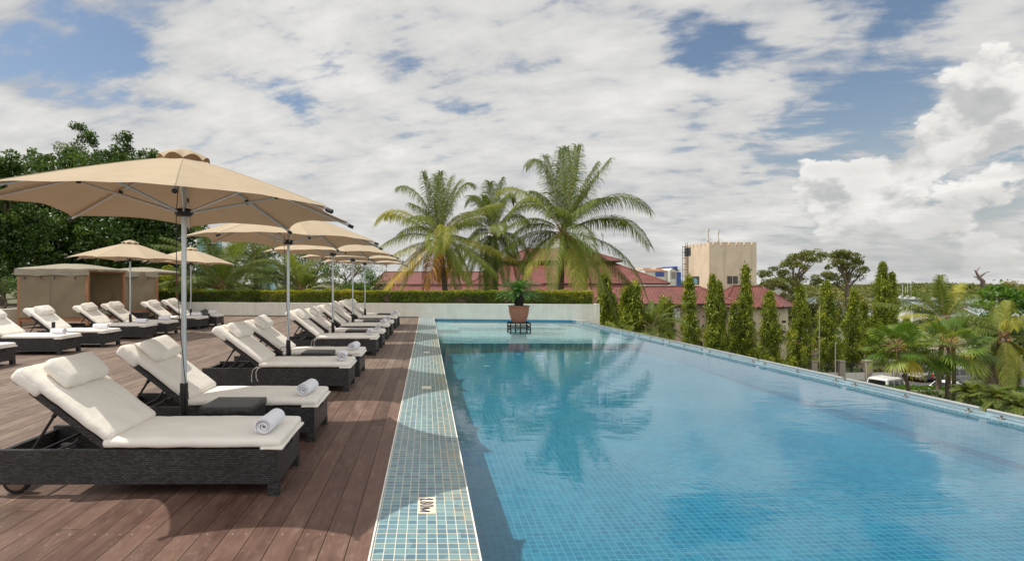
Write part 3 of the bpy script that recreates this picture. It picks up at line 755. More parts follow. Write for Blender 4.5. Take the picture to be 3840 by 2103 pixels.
# ------------------------------------------------------------------ rattan side tables
def make_table():
    t = thing('side_table', 'x', 'side table', group='black rattan box tables between the loungers')
    b = MB(); b.rbox((.22, .21, .415), (.45, .43, .06), .012, seg=(4, 4, 1)); b.build('top', M['rattan'], t)
    b = MB()
    for (x0, x1, y0, y1) in ((.005, .435, .005, .025), (.005, .435, .395, .415), (.005, .025, .025, .395), (.415, .435, .025, .395)):
        b.box(x0, x1, y0, y1, .03, .385)
    b.build('side_panel', M['rattan'], t)
    for (x, y) in ((.03, .03), (.41, .03), (.03, .39), (.41, .39)):
        b = MB(); b.box(x - .024, x + .024, y - .024, y + .024, 0, .03); b.build('foot', M['black'], t)
    return t
T0 = make_table(); first = True
for (x, y, lab) in [(-1.92, 4.50, 'nearest black rattan box table, between the two nearest loungers'), (-1.88, 7.96, 'black rattan box table at the foot of the second parasol'),
                    (-1.78, 11.64, 'black rattan box table at the foot of the third parasol'), (-1.76, 14.66, 'black rattan box table at the foot of the fourth parasol'),
                    (-1.66, 17.86, 'farthest poolside rattan table, near the far wall'), (-7.78, 17.62, 'dark rattan table between the last two loungers of the back row'), (-10.35, 18.6, 'dark rattan table at the open side of the left cabana')]:
    if first: o = T0; o.location = (x, y, 0); first = False; o['label'] = lab
    else: o = copy_tree(T0, loc=(x, y, 0), label=lab)

# ------------------------------------------------------------------ parasols
def make_parasol():
    t = thing('parasol', 'x', 'parasol', group='tan canvas parasols over the loungers')
    RR, za, zt, zh = 1.50, 2.575, 2.095, 2.12
    tilt = lambda x, y: -.024 * x
    def rib_pt(a, u): 
        r = .03 + (RR - .03) * u
        x, y = math.cos(a) * r, math.sin(a) * r
        return Vector((x, y, za - (za - zt) * u ** 1.13 + tilt(x, y)))
    angs = [R(22.5 + 45 * k) for k in range(8)]
    b = MB()
    for k in range(8):
        a0, a1 = angs[k], angs[(k + 1) % 8] + (2 * PI if k == 7 else 0)
        def fn(u, v, a0=a0, a1=a1, k=k):
            uu = .06 + .94 * u
            p0, p1 = rib_pt(a0, uu), rib_pt(a1, uu)
            p = p0.lerp(p1, v)
            s = math.sin(PI * v)
            pull = 1 - .105 * s ** .8 * uu ** 3
            c = Vector((0, 0, za))
            p = c + (p - c) * pull
            p.z -= .022 * s * uu * (1 - .6 * uu)
            p.z += .012 * mnoise.noise(Vector((p.x * 3.5, p.y * 3.5, k))) * s ** .5 + .004 * math.sin(uu * 17 + k * 2.1 + v * 5) * s * uu
            return p + Vector((0, 0, .022))
        b.grid(fn, 14, 12)
    cnp = b.build('canopy', M['canopy'], t)
    for a in angs:
        b = MB(); b.tube([rib_pt(a, u) + Vector((0, 0, .0225)) for u in (.08, .3, .5, .7, .85, .98)], .0035, 5, caps=False); b.build('seam', M['canopy'], cnp)
    b = MB()
    def vf(u, v):
        a = 2 * PI * v; r = .215 * (.05 + .95 * u)
        sc = abs(math.sin(4 * (a - R(22.5))))
        z = 2.675 - .085 * u ** 1.5 - .03 * (1 - sc) * u ** 3 + .012 * sc * u ** 2
        return (math.cos(a) * r, math.sin(a) * r, z + tilt(math.cos(a) * r, 0))
    b.grid(vf, 6, 64)
    b.build('vent', M['canopy'], t)
    b = MB(); b.tube([(0, 0, .30), (0, 0, 2.60)], .0215, 16); b.build('pole', M['alu'], t)
    b = MB(); b.tube([(0, 0, 0), (0, 0, .61)], .034, 16); b.lathe([(.09, 0), (.09, .008), (.04, .012)], 20); b.build('sleeve', M['black'], t)
    b = MB(); b.lathe([(.024, zh - .04), (.055, zh - .04), (.075, zh - .02), (.08, zh + .02), (.05, zh + .03), (.024, zh + .035)], 20)
    b.build('hub', M['black'], t)
    b = MB(); b.lathe([(.022, 2.52), (.06, 2.52), (.065, 2.56), (.022, 2.57)], 16); b.build('top_collar', M['black'], t)
    for a in angs:
        dz = Vector((0, 0, -.004))
        b = MB(); b.tube([rib_pt(a, u) + dz for u in (.03, .25, .5, .75, 1.0)], .0115, 6)
        rb = b.build('rib', M['alu'], t)
        tip = rib_pt(a, 1.0); d = (rib_pt(a, 1) - rib_pt(a, .9)).normalized()
        b = MB(); b.tube([tip - d * .02 + dz, tip + d * .035 + dz], .018, 8); b.build('end_cap', M['black'], rb)
        j = rib_pt(a, .52)
        b = MB(); b.tube([(math.cos(a) * .07, math.sin(a) * .07, zh), j + Vector((0, 0, -.03))], .0105, 6)
        st = b.build('strut', M['alu'], t)
        b = MB(); b.tube([j + Vector((0, 0, .0)), j + Vector((0, 0, -.045))], .02, 8); b.build('joint', M['black'], st)
    b = MB()
    b.tube([(-.03, -.02, 2.50), (-.055, -.03, 2.1), (-.05, -.035, 1.6), (-.015, -.04, 1.1), (.03, -.04, .62), (.04, -.04, .50)], .0035, 6)
    b.tube([(.036 * math.cos(q * .7), .036 * math.sin(q * .7), .47 + q * .0022) for q in range(28)], .006, 6)
    b.tube([(-.03, -.02, .50), (-.09, -.03, .505), (-.11, -.04, .47)], .006, 6); b.tube([(.03, -.03, .5), (.05, -.04, .45), (.045, -.05, .38), (.06, -.05, .33)], .007, 6)
    b.build('cord', M['black'], t)
    return t
U0 = make_parasol(); first = True
for (x, y, rz, sc, lab) in [(-2.15, 4.72, 0, 1, 'largest in view, nearest tan parasol, over the two nearest loungers'), (-2.137, 8.22, 2, 1, 'second tan parasol from the camera in the poolside row'),
                    (-2.10, 11.9, -3, 1, 'third tan parasol from the camera in the poolside row'), (-2.07, 14.88, 4, 1, 'fourth tan parasol from the camera in the poolside row'),
                    (-2.09, 17.98, -2, 1, 'last tan parasol of the poolside row, nearest the far wall'), (-8.26, 14.85, 22, 1, 'tan parasol standing in front of the left cabana'),
                    (-7.90, 17.85, 20, 1, 'tan parasol in front of the right cabana, half hidden by the nearest pole')]:
    if first: o = U0; o.location = (x, y, 0); o['label'] = lab; first = False
    else: o = copy_tree(U0, loc=(x, y, 0), rz=R(rz), label=lab)
t = thing('parasol_socket', 'bare black parasol sleeve without a parasol, beside a back row lounger', 'parasol base', (-8.32, 11.88, 0))
b = MB(); b.tube([(0, 0, 0), (0, 0, .615)], .036, 16, caps=False); b.tube([(0, 0, 0), (0, 0, .56)], .026, 16); b.build('sleeve', M['black'], t)
b = MB(); b.lathe([(.0, .0), (.20, 0), (.20, .03), (.036, .05)], 24); b.build('base_plate', M['black'], t)

# ------------------------------------------------------------------ cabanas
def make_cabana(loc, wx, dy, label, sides, seed):
    """open towards +x; canvas walls hang on the sides named"""
    t = thing('cabana', label, 'cabana', loc, R(1.0), 'canvas cabanas at the edge of the deck')
    H = 1.93
    for (x, y) in ((0, 0), (wx, 0), (0, dy), (wx, dy)):
        b = MB(); b.box(x - .045, x + .045, y - .045, y + .045, 0, H); b.build('post', M['teak'], t)
    for q in [(.046, wx - .046, -.03, .03, .22, .36), (.046, wx - .046, dy - .03, dy + .03, .22, .36), (.046, wx - .046, -.03, .03, H - .10, H - .02), (.046, wx - .046, dy - .03, dy + .03, H - .10, H - .02),
              (-.03, .03, .046, dy - .046, H - .10, H - .02), (wx - .03, wx + .03, .046, dy - .046, H - .10, H - .02), (-.03, .03, .046, dy - .046, .22, .36)]:
        b = MB(); b.box(*q); b.build('rail', M['teak'], t)
    # roof: low hip, slightly sagging
    def rf(u, v):
        x = -.10 + (wx + .2) * u; y = -.10 + (dy + .2) * v
        e = min(u, 1 - u) * 2.4; f = min(v, 1 - v) * 2.4
        h = min(1, min(e, f)); z = H + .005 + .21 * h ** .85
        return (x, y, z - .012 * math.sin(PI * u) * math.sin(PI * v) + .006 * math.sin(u * 19 + seed))
    b = MB(); b.grid(rf, 24, 24); rfo = b.build('roof', M['tentroof'], t)
    b = MB()
    P4 = [(-.10, -.10), (wx + .10, -.10), (wx + .10, dy + .10), (-.10, dy + .10)]
    for i in range(4):
        p, q = P4[i], P4[(i + 1) % 4]; dr = .24 if i in (0, 3) else .07
        def vf(u, v, p=p, q=q, dr=dr, i=i):
            x = p[0] + (q[0] - p[0]) * u; y = p[1] + (q[1] - p[1]) * u
            wv = .015 * math.sin(u * 23 + i) * v + .02 * mnoise.noise(Vector((u * 6 + seed, v * 2, i)))
            nx, ny = (q[1] - p[1]), -(q[0] - p[0]); l = math.hypot(nx, ny)
            return (x + nx / l * wv, y + ny / l * wv, H + .005 - v * dr * (1 - .18 * abs(math.sin(u * 7 + seed))))
        b.grid(vf, 36, 4)
    b.build('valance', M['tentroof'], t)
    for k, sd in enumerate(sides):
        if sd == 'front': p, q = (.03, -.055), (wx - .03, -.055)
        elif sd == 'left': p, q = (-.055, dy - .03), (-.055, .03)
        else: p, q = (wx - .04, dy + .055), (.03, dy + .055)
        def cf(u, v, p=p, q=q, k=k):
            x = p[0] + (q[0] - p[0]) * u; y = p[1] + (q[1] - p[1]) * u
            n = mnoise.noise(Vector((u * 3.2 + seed + k * 7 + v * 1.4, v * 1.6, 1))) * .10 + .018 * math.sin((u + v * .35) * 15 + seed) * (1 - abs(v - .5)) + mnoise.noise(Vector((u * 9, v * 4 + seed, k))) * .02
            nx, ny = (q[1] - p[1]), -(q[0] - p[0]); l = math.hypot(nx, ny)
            return (x + nx / l * n * math.sin(PI * u) ** .5, y + ny / l * n, .34 + (H - .36) * (1 - v) + .01 * math.sin(u * 9))
        b = MB(); b.grid(cf, 60, 40); cu = b.build('curtain', M['tent'], t)
        if sd == 'front':
            b = MB()
            b.tube([(p[0] + (q[0] - p[0]) * .49, p[1] - .065, H - .25), (p[0] + (q[0] - p[0]) * .49, p[1] - .06, .36)], .004, 4); b.build('seam', M['fascia'], cu)
            for u in (.1, .35, .55, .86):
                b = MB(); xx = p[0] + (q[0] - p[0]) * u; b.tube([(xx, p[1] - .05, H - .24), (xx, p[1] - .07, H - .30), (xx + .01, p[1] - .05, H - .33)], .014, 6); b.build('hook', M['black'], t)
    for (x, y) in ((wx, -.055), (-.02, -.055), (wx + .02, dy + .05)):
        b = MB(); b.tube([(x - .08, y, H - .10), (x + .06, y, H - .10)], .032, 8); b.build('roller_end', M['terra'], t)
    # the bench inside
    b = MB(); b.box(.10, wx - .20, .12, dy - .12, .24, .33); b.box(wx - .25, wx - .20, .10, dy - .10, .20, .34)
    for i in range(9):
        yy = .16 + i * (dy - .36) / 8; b.box(.10, .13, yy, yy + .05, .33, .66)
    for i in range(12):
        xx = .18 + i * (wx - .5) / 11; b.box(xx, xx + .05, dy - .15, dy - .12, .33, .66)
    b.box(.14, wx - .20, dy - .155, dy - .115, .66, .72); b.box(.095, .135, .12, dy - .12, .66, .72)
    b.build('bench', M['teak'], t)
    b = MB(); b.rbox((wx / 2 - .03, dy / 2 - .02, .40), (wx - .42, dy - .30, .12), .04, seg=(8, 8, 2), puff=.02, wr=.01, seed=seed); b.build('bench_cushion', M['seatpad'], t)
    b = MB(); b.rbox((wx - .45, dy * .55, .50), (.40, .44, .12), .05, seg=(5, 5, 2), puff=.02, wr=.02, seed=seed + 2); b.build('throw_cushion', M['seatpad'], t)
    return t
make_cabana((-13.33, 17.45, 0), 2.2, 2.1, 'left cabana with olive tan canvas walls, teak posts and a bench inside', ['front', 'left', 'back'], 1)
make_cabana((-13.30, 21.95, 0), 2.16, 1.85, 'right cabana, further off, green showing through its open side', ['front', 'left'], 9)

# wall lamp
t = thing('wall_lamp', 'round black floodlight low on the cream wall behind the last back row lounger', 'lamp', (X(769, 23.7), 23.68, .19))
lm = Matrix.Rotation(R(62), 4, 'X') @ Matrix.Rotation(R(20), 4, 'Y')
b = MB(); b.lathe([(0, -.07), (.05, -.06), (.10, -.02), (.125, .01), (.125, .03), (.112, .03)], 24, lm); b.build('housing', M['black'], t)
b = MB(); b.lathe([(.112, .024), (.06, .03), (0, .034)], 24, lm); b.build('lens', M['carglass'], t)
b = MB(); b.tube([(-.16, .03, 0), (-.10, .0, 0), (0, -.0, -.03)], .02, 8); b.box(-.20, -.14, .0, .06, -.05, .05); b.build('bracket', M['black'], t)

# ------------------------------------------------------------------ foliage helpers
def unit(v): return v / np.maximum(np.linalg.norm(v, axis=-1, keepdims=True), 1e-9)
def leaves(name, C, size, mat, parent, tone, down=0., flat=0., aspect=.5, outward=None):
    """diamond leaves at points C"""
    n = len(C)
    d = rng.normal(size=(n, 3)); d[:, 2] -= down
    if outward is not None: d += outward
    d = unit(d)
    nrm = rng.normal(size=(n, 3)); nrm[:, 2] += flat; 
    wv = unit(np.cross(d, nrm)); nn = np.cross(wv, d)
    s = (size * rng.uniform(.6, 1.25, n))[:, None]
    a = C - d * s * .5; e = C + d * s * .5; m = C + nn * s * .10
    V = np.stack([a, m - wv * s * aspect / 2, e, m + wv * s * aspect / 2], 1).reshape(-1, 3)
    Fq = np.arange(4 * n).reshape(-1, 4)
    return npmesh(name, V, Fq, mat, parent, np.repeat(np.clip(tone, 0, 1), 4))
def clumps(cc, rad, per, squash=.75):
    """points in soft balls around centres cc; returns points, clump index, radial offset"""
    n = len(cc); idx = np.repeat(np.arange(n), per)
    v = unit(rng.normal(size=(n * per, 3))) * (rng.uniform(.25, 1, n * per) ** .5)[:, None]
    v[:, 2] *= squash
    r = (np.asarray(rad) if np.ndim(rad) else np.full(n, rad))[idx][:, None]
    return cc[idx] + v * r, idx, v
def ellips(c, r, n, shell=.55, top=-1.0):
    v = unit(rng.normal(size=(int(n * 3) + 8, 3))); v = v[v[:, 2] > top][:n]
    return np.array(c) + v * np.array(r) * rng.uniform(shell, 1, len(v))[:, None]

def broad_tree(name, label, loc, blobs, base, mat='darkleaf', clump_r=.55, dens=1.2, per=60, leaf=.16, group=None, trunk_r=.25, limbs=True, cat='tree', mtone=.42, shell=.55, top=-.6):
    """blobs: (x,y,z,rx,ry,rz) relative to loc"""
    t = thing(name, label, cat, loc, group=group)
    cs = []
    for (x, y, z, rx, ry, rz) in blobs:
        area = (rx * ry + rx * rz + ry * rz)
        cs.append(ellips((x, y, z), (rx, ry, rz), max(5, int(area * dens / clump_r ** 2)), shell, top))
    cc = np.concatenate(cs)
    rad = clump_r * rng.uniform(.55, 1.25, len(cc))
    P, idx, v = clumps(cc, rad, per)
    ct = rng.normal(0, .13, len(cc))
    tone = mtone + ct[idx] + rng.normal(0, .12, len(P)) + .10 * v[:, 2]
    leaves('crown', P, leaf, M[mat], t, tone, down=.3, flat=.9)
    b = MB()
    zt = min(z for (_, _, z, _, _, _) in blobs)
    b.tube([(0, 0, base), (.1, 0, (base + zt) / 2), (0, .1, zt)], [trunk_r * 1.3, trunk_r, trunk_r * .8], 10)
    b.build('trunk', M['bark'], t)
    if limbs:
        for (x, y, z, rx, ry, rz) in blobs:
            b = MB(); z0 = zt - .2 * abs(zt - base) * rnd.random()
            mid = Vector((x * .5 + rnd.uniform(-.2, .2), y * .5, (z0 + z) / 2 + .1 * rz))
            b.tube([(0, 0, z0), mid, (x, y, z)], [trunk_r * .6, trunk_r * .4, trunk_r * .15], 7)
            for k in range(3):
                q = cs[blobs.index((x, y, z, rx, ry, rz))][k]
                b.tube([mid, Vector(mid).lerp(Vector(q), .5) + Vector((0, 0, .1 * rz)), q], [trunk_r * .3, trunk_r * .16, trunk_r * .05], 5)
            b.build('limb', M['bark'], t)
    return t

# ------------------------------------------------------------------ palms
def frond_arrays(p0, pc, p1, nl, ll, wd, tone, droop=.7, vee=.35, start=.14, bare=False, tt=.0, stiff=False, fwd=.5, sg=None):
    """pinnate frond along a quadratic curve; returns leaflet verts, faces, tone and the rachis points"""
    p0, pc, p1 = map(np.array, (p0, pc, p1))
    t = np.linspace(start, .995, nl)[:, None]
    P = (1 - t) ** 2 * p0 + 2 * t * (1 - t) * pc + t ** 2 * p1
    T = unit(2 * (1 - t) * (pc - p0) + 2 * t * (p1 - pc))
    up = np.array([0, 0, 1.0]); S = np.cross(T, up)
    hv = unit(np.cross(unit(pc - p0), unit(p1 - pc) + 1e-4))
    S = unit(S + 1e-3 * hv); Nn = unit(np.cross(S, T))
    roll = rng.uniform(-.35, .35) * (0 if stiff else 1)        # fronds twist about their midrib
    S, Nn = S * np.cos(roll) + Nn * np.sin(roll), Nn * np.cos(roll) - S * np.sin(roll)
    Vs = []; Fs = []; Ts = []; base = 0
    q = np.clip((t[:, 0] - start) / (1 - start), 0, 1)
    prof = np.clip(.35 + 2.6 * q, 0, 1) * np.clip(1.0 - .62 * q ** 2.2, 0, 1)
    for sd in (-1, 1):
        jit = rng.normal(0, .06, (nl, 3))
        L = (ll * prof * rng.uniform(.78, 1.12, nl))[:, None]
        d1 = unit(T * (fwd + .55 * t ** 2) + S * sd * .85 + Nn * vee + jit)
        dr = droop * rng.uniform(.7, 1.3, (nl, 1))
        d2 = unit(d1 - up * dr * 1.15 + T * .1)
        d3 = unit(d2 - up * dr * 2.2)
        wdir = unit(np.cross(d1, Nn) + rng.normal(0, .16, (nl, 3)))
        a = P; m1 = a + d1 * L * .35; m2 = m1 + d2 * L * .35; e = m2 + d3 * L * .3
        w = wd / 2
        V = np.stack([a - wdir * w * .5, a + wdir * w * .5, m1 - wdir * w, m1 + wdir * w, m2 - wdir * w * .7, m2 + wdir * w * .7, e - wdir * w * .08, e + wdir * w * .08], 1).reshape(-1, 3)
        k = np.arange(nl)[:, None] * 8
        Fq = np.concatenate([k + [0, 1, 3, 2], k + [2, 3, 5, 4], k + [4, 5, 7, 6]], 0) + base
        base += len(V); Vs.append(V); Fs.append(Fq)
        tn = tone + rng.normal(0, .05, nl) + tt * t[:, 0]
        Ts.append(np.repeat(tn, 8) + np.tile([0, 0, 0, 0, .02, .02, .08, .08], nl))
    tr = np.linspace(0, .99, 12)[:, None]
    rach = (1 - tr) ** 2 * p0 + 2 * tr * (1 - tr) * pc + tr ** 2 * p1
    return np.concatenate(Vs), np.concatenate(Fs), np.concatenate(Ts), rach

def palm(name, label, crown, ground, fronds, trunk_r=.14, lean=(0, 0), group=None, nuts=0, nl=74, ll=.85, wd=.045, mat='palm', cat='palm tree', droop=.7, trunk=True, husk=True, rr=.022, vee=.35, **kw):
    """fronds: (ctrl, tip, tone) relative to the crown centre"""
    t = thing(name, label, cat, (crown[0] + lean[0], crown[1] + lean[1], ground), group=group)
    c = np.array([-lean[0], -lean[1], crown[2] - ground])
    Vs = []; Fs = []; Ts = []; base = 0; rb = MB()
    for (pc, p1, tn) in fronds:
        V, Fq, T, ra = frond_arrays(c, c + np.array(pc), c + np.array(p1), nl, ll * rnd.uniform(.88, 1.1), wd, tn, droop=droop * rnd.uniform(.7, 1.3), vee=vee, **kw)
        Vs.append(V); Fs.append(Fq + base); Ts.append(T); base += len(V)
        rb.tube([tuple(p) for p in ra], [rr * (1 - .85 * i / 11) for i in range(12)], 5)
    npmesh('crown', np.concatenate(Vs), np.concatenate(Fs), M[mat], t, np.clip(np.concatenate(Ts), 0, 1))
    rb.build('midribs', M['husk'] if mat == 'palm' else M[mat], t) if mat == 'palm' else rb.build('midribs', M['bark'], t)
    if trunk:
        b = MB(); n = 26
        pts = []; rs = []
        for i in range(n + 1):
            s = i / n; pts.append((c[0] * s ** 1.6, c[1] * s ** 1.6, (c[2] - .1) * s)); rs.append(trunk_r * (1.25 - .45 * s) * (1 + .06 * (i % 2)))
        b.tube(pts, rs, 12); b.build('trunk', M['bark'], t)
    if husk:
        b = MB(); cv = Vector(c)
        for k in range(14):
            a = k * 2.4; d = Vector((math.cos(a), math.sin(a), rnd.uniform(-.3, 1.2)))
            b.tube([cv + Vector((0, 0, -.25)), cv + d * .16, cv + d * .38], [.05, .045, .015], 6)
        b.build('husk', M['husk'], t)
    for k in range(nuts):
        a = rnd.uniform(0, 2 * PI); b = MB()
        b.rbox(Vector(c) + Vector((math.cos(a) * .28, math.sin(a) * .28, rnd.uniform(-.45, -.15))), (.2, .2, .24), .1, seg=(2, 2, 2)); b.build('coconut', M['coconut'], t)
    return t
def from_px(cpx, cpy, Y, lst, s, ox, oy):
    """frond curves measured on the picture, laid out in metres at the tree's distance, with their own depth"""
    out = []
    for i, (cx, cy, tx, ty, dy, tn) in enumerate(lst):
        k = Y / F
        f = lambda a, b_: ((a / s + ox - cpx) * k, -(b_ / s + oy - cpy) * k)
        c = f(cx, cy); e = f(tx, ty)
        out.append(((c[0], dy * .6, c[1]), (e[0], dy, e[1]), tn))
    return out
def random_fronds(n, L, lo=-.5, hi=1.35, tone=(.2, .4), seed=1, hang=.45):
    rr = random.Random(seed); out = []
    for k in range(n):
        a = k * 2.39996 + rr.uniform(-.25, .25); q = (k + .5) / n; el = hi + (lo - hi) * q; l = L * rr.uniform(.85, 1.1)
        c, s = math.cos(a), math.sin(a)
        pc = (c * l * .5 * math.cos(el), s * l * .5 * math.cos(el), l * .5 * math.sin(el) + .12 * l)
        e2 = el - .35
        p1 = (c * l * math.cos(e2) * .98, s * l * math.cos(e2) * .98, l * math.sin(e2) - hang * l * q + .02 * l)
        out.append((pc, p1, rr.uniform(*tone)))
    return out
# ------------------------------------------------------------------ hedge on the wall
def hedge(name, label, p0, p1, w, z0, z1, n, leaf, mt, mat='hedge', rough=.05, cat='hedge'):
    t = thing(name, label, cat, (p0[0], p0[1], z0)); d = np.array([p1[0] - p0[0], p1[1] - p0[1]]); L = np.linalg.norm(d); d = d / L; nn = np.array([-d[1], d[0]])
    s = rng.uniform(0, L, n); h = z1 - z0
    face = rng.choice(3, n, p=[.42, .36, .22])
    a = np.where(face == 0, rng.uniform(-.02, .06, n), np.where(face == 1, rng.uniform(0, w, n), w - rng.uniform(-.02, .06, n)))
    z = np.where(face == 1, h - rng.uniform(-.02, .06, n), rng.uniform(0, h, n))
    bump = np.array([mnoise.noise(Vector((q * 2.2, zz * 3, 1))) for q, zz in zip(s, z)]) * rough
    a = np.where(face == 0, a - bump, a); z = np.where(face == 1, z + bump, z)
    C = np.stack([d[0] * s + nn[0] * a, d[1] * s + nn[1] * a, z], 1)
    big = np.array([mnoise.noise(Vector((q * .55, zz * 1.4, 4))) for q, zz in zip(s, z)])
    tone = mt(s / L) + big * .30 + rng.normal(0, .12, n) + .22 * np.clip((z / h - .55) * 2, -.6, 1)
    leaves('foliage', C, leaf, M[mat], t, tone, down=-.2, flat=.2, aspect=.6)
    b = MB(); q = nn * w
    i0 = .05
    b.prism([(nn[0] * i0, nn[1] * i0), (d[0] * L + nn[0] * i0, d[1] * L + nn[1] * i0), (d[0] * L + nn[0] * (w - i0), d[1] * L + nn[1] * (w - i0)), (nn[0] * (w - i0), nn[1] * (w - i0))], .03, h - .06)
    b.build('woody_core', M['soil'], t); return t
hx0, hx1 = -11.4, 6.80
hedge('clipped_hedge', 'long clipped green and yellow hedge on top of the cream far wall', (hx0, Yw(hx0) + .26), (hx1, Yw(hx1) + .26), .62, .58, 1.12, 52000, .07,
      lambda q: np.where(q < .22, .16, np.where(q < .62, .48, .38)) + 0 * q, rough=.10)  # shade on the left part is put into a darker leaf tone
hedge('clipped_hedge', 'part of the hedge toned dark for shade behind the right cabana', (-14.3, Yw(-14.3) + .3), (-11.42, Yw(-11.42) + .26), .62, .58, 1.10, 10000, .07, lambda q: .12 + 0 * q)  # its shade is put into the dark leaf tone

# ------------------------------------------------------------------ potted cycad standing in the pool
PX, PY = 3.25, 18.85
t = thing('iron_stand', 'dark square iron stand in the shallow water under the terracotta pot', 'stand', (PX, PY, WL - .19))
H = .385
b = MB()
for z in (.22, H - .03):
    for s in (-1, 1): b.box(-.36, .36, s * .33 - .02, s * .33 + .02, z, z + .035); b.box(-.36, -.32, -.31, .31, z, z + .035); b.box(.32, .36, -.31, .31, z, z + .035)
b.box(-.36, .36, -.02, .02, H - .03, H + .0)
b.build('frame', M['fascia'], t)
for (x, y) in ((-.34, -.33), (.34, -.33), (-.34, .33), (.34, .33), (0, -.33), (-.06, .33)):
    b = MB(); b.box(x - .02, x + .02, y - .018, y + .018, 0, H - .03); b.build('leg', M['fascia'], t)
zt = WL - .19 + H + .005
t = thing('plant_pot', 'large terracotta pot on the iron stand in the pool, holding the cycad', 'pot', (PX, PY, zt))
b = MB(); b.lathe([(0, 0), (.22, 0), (.245, .03), (.29, .14), (.335, .30), (.352, .42), (.355, .50), (.345, .52), (.375, .535), (.385, .56), (.375, .585), (.33, .59), (.32, .55), (.30, .50)], 48)
b.build('pot_body', M['terra'], t)
b = MB(); b.lathe([(.31, .53), (0, .545)], 32); b.build('soil', M['soil'], t)
fr = []
for k in range(64):
    a = k * 2.39996; q = (k / 64); el = 1.35 - 1.45 * q; L = .88 * rnd.uniform(.9, 1.08)
    dx, dy = math.cos(a), math.sin(a)
    fr.append(((dx * L * .55 * math.cos(el), dy * L * .55 * math.cos(el), L * .55 * math.sin(el) + .06), (dx * L * .98 * math.cos(el * .62), dy * L * .98 * math.cos(el * .62), L * .88 * math.sin(el * .62) - .20 * q - .02), .25 + .4 * rnd.random()))
cy = palm('cycad', 'bushy dark green cycad with a rough black trunk growing in the terracotta pot', (PX, PY, zt + .98), zt + .53, fr, nl=34, ll=.15, wd=.016, mat='cycad', cat='cycad', droop=.12, stiff=True, trunk=False, husk=False, rr=.007, vee=.25, fwd=.55)
b = MB(); prev = None
b.tube([(0, 0, 0), (0, 0, .1), (.01, 0, .25), (0, 0, .42), (0, 0, .50)], [.10, .125, .13, .135, .10], 16)
for k in range(150):
    a = k * 2.4; z = .02 + .46 * k / 150
    b.tube([(math.cos(a) * .11, math.sin(a) * .11, z), (math.cos(a) * .165, math.sin(a) * .165, z + .02)], [.022, .008], 5)
b.build('trunk', pbr('scaly_black_trunk', (.035, .028, .022), .9, var=.5, vscale=20), cy)

# ------------------------------------------------------------------ terrain
GZ = -9.3
def ground_z(x, y):
    def ss(a, b_, v): u = max(0, min(1, (v - a) / (b_ - a))); return u * u * (3 - 2 * u)
    z = -5.9 - 3.4 * ss(36, 48, y)
    z -= 6.2 * ss(125, 210, y) * ss(-200, 20, x)
    z += 0.0
    return z
xs = [-900, -400, -150, -80, -40, -25, -10, 0, 10, 20, 30, 40, 50, 60, 75, 90, 120, 160, 220, 320, 500, 900, 1600, 2600]
ys = [-60, 0, 23, 28, 33, 36, 38, 40, 42, 44, 46, 48, 50, 60, 80, 100, 125, 140, 160, 180, 210, 260, 400, 900, 2500, 5000]
b = MB()
b.grid(lambda u, v: (xs[round(u * (len(xs) - 1))], ys[round(v * (len(ys) - 1))], ground_z(xs[round(u * (len(xs) - 1))], ys[round(v * (len(ys) - 1))]) ), len(xs) - 1, len(ys) - 1)
b.build('ground', M['ground'], kind='structure')
b = MB(); b.add([(60, 225, -14.6), (5000, 225, -14.6), (5000, 560, -14.6), (60, 560, -14.6)], [(0, 1, 2, 3)]); b.build('harbour_water', M['sea'], kind='structure')
b = MB()
b.prism([(30, 49.0), (140, 49.0), (140, 60.8), (30, 60.8)], GZ - .2, GZ + .03); b.build('car_park', M['asphalt'], kind='structure')
b = MB(); b.prism([(48, 79), (61, 72), (74, 64), (150, 58), (150, 70), (82, 74), (66, 84), (50, 96), (40, 100), (34, 96)], GZ - .2, GZ + .05); b.build('road', M['asphalt'], kind='structure')
b = MB(); b.prism([(60, 85.3), (82, 74.6), (150, 70.6), (150, 76), (88, 81), (80, 90), (84, 104), (70, 108)], GZ - .2, GZ + .15); b.build('pavement', M['pavement'], kind='structure')
b = MB(); b.prism([(66, 66.6), (74, 63.3), (150, 57.2), (150, 57.9), (74, 64.0), (66, 67.3)], GZ - .2, GZ + .16); b.build('kerb', M['concrete'], kind='structure')
b = MB(); b.prism([(74, 65.5), (150, 60), (150, 60.2), (74, 65.7)], GZ + .054, GZ + .058); b.build('road_line', M['white'], kind='structure')
b = MB(); b.prism([(22, 61.5), (50, 61.5), (56, 66), (50, 70), (22, 68)], GZ - .2, GZ + .06); b.build('lawn', M['grass'], kind='structure')

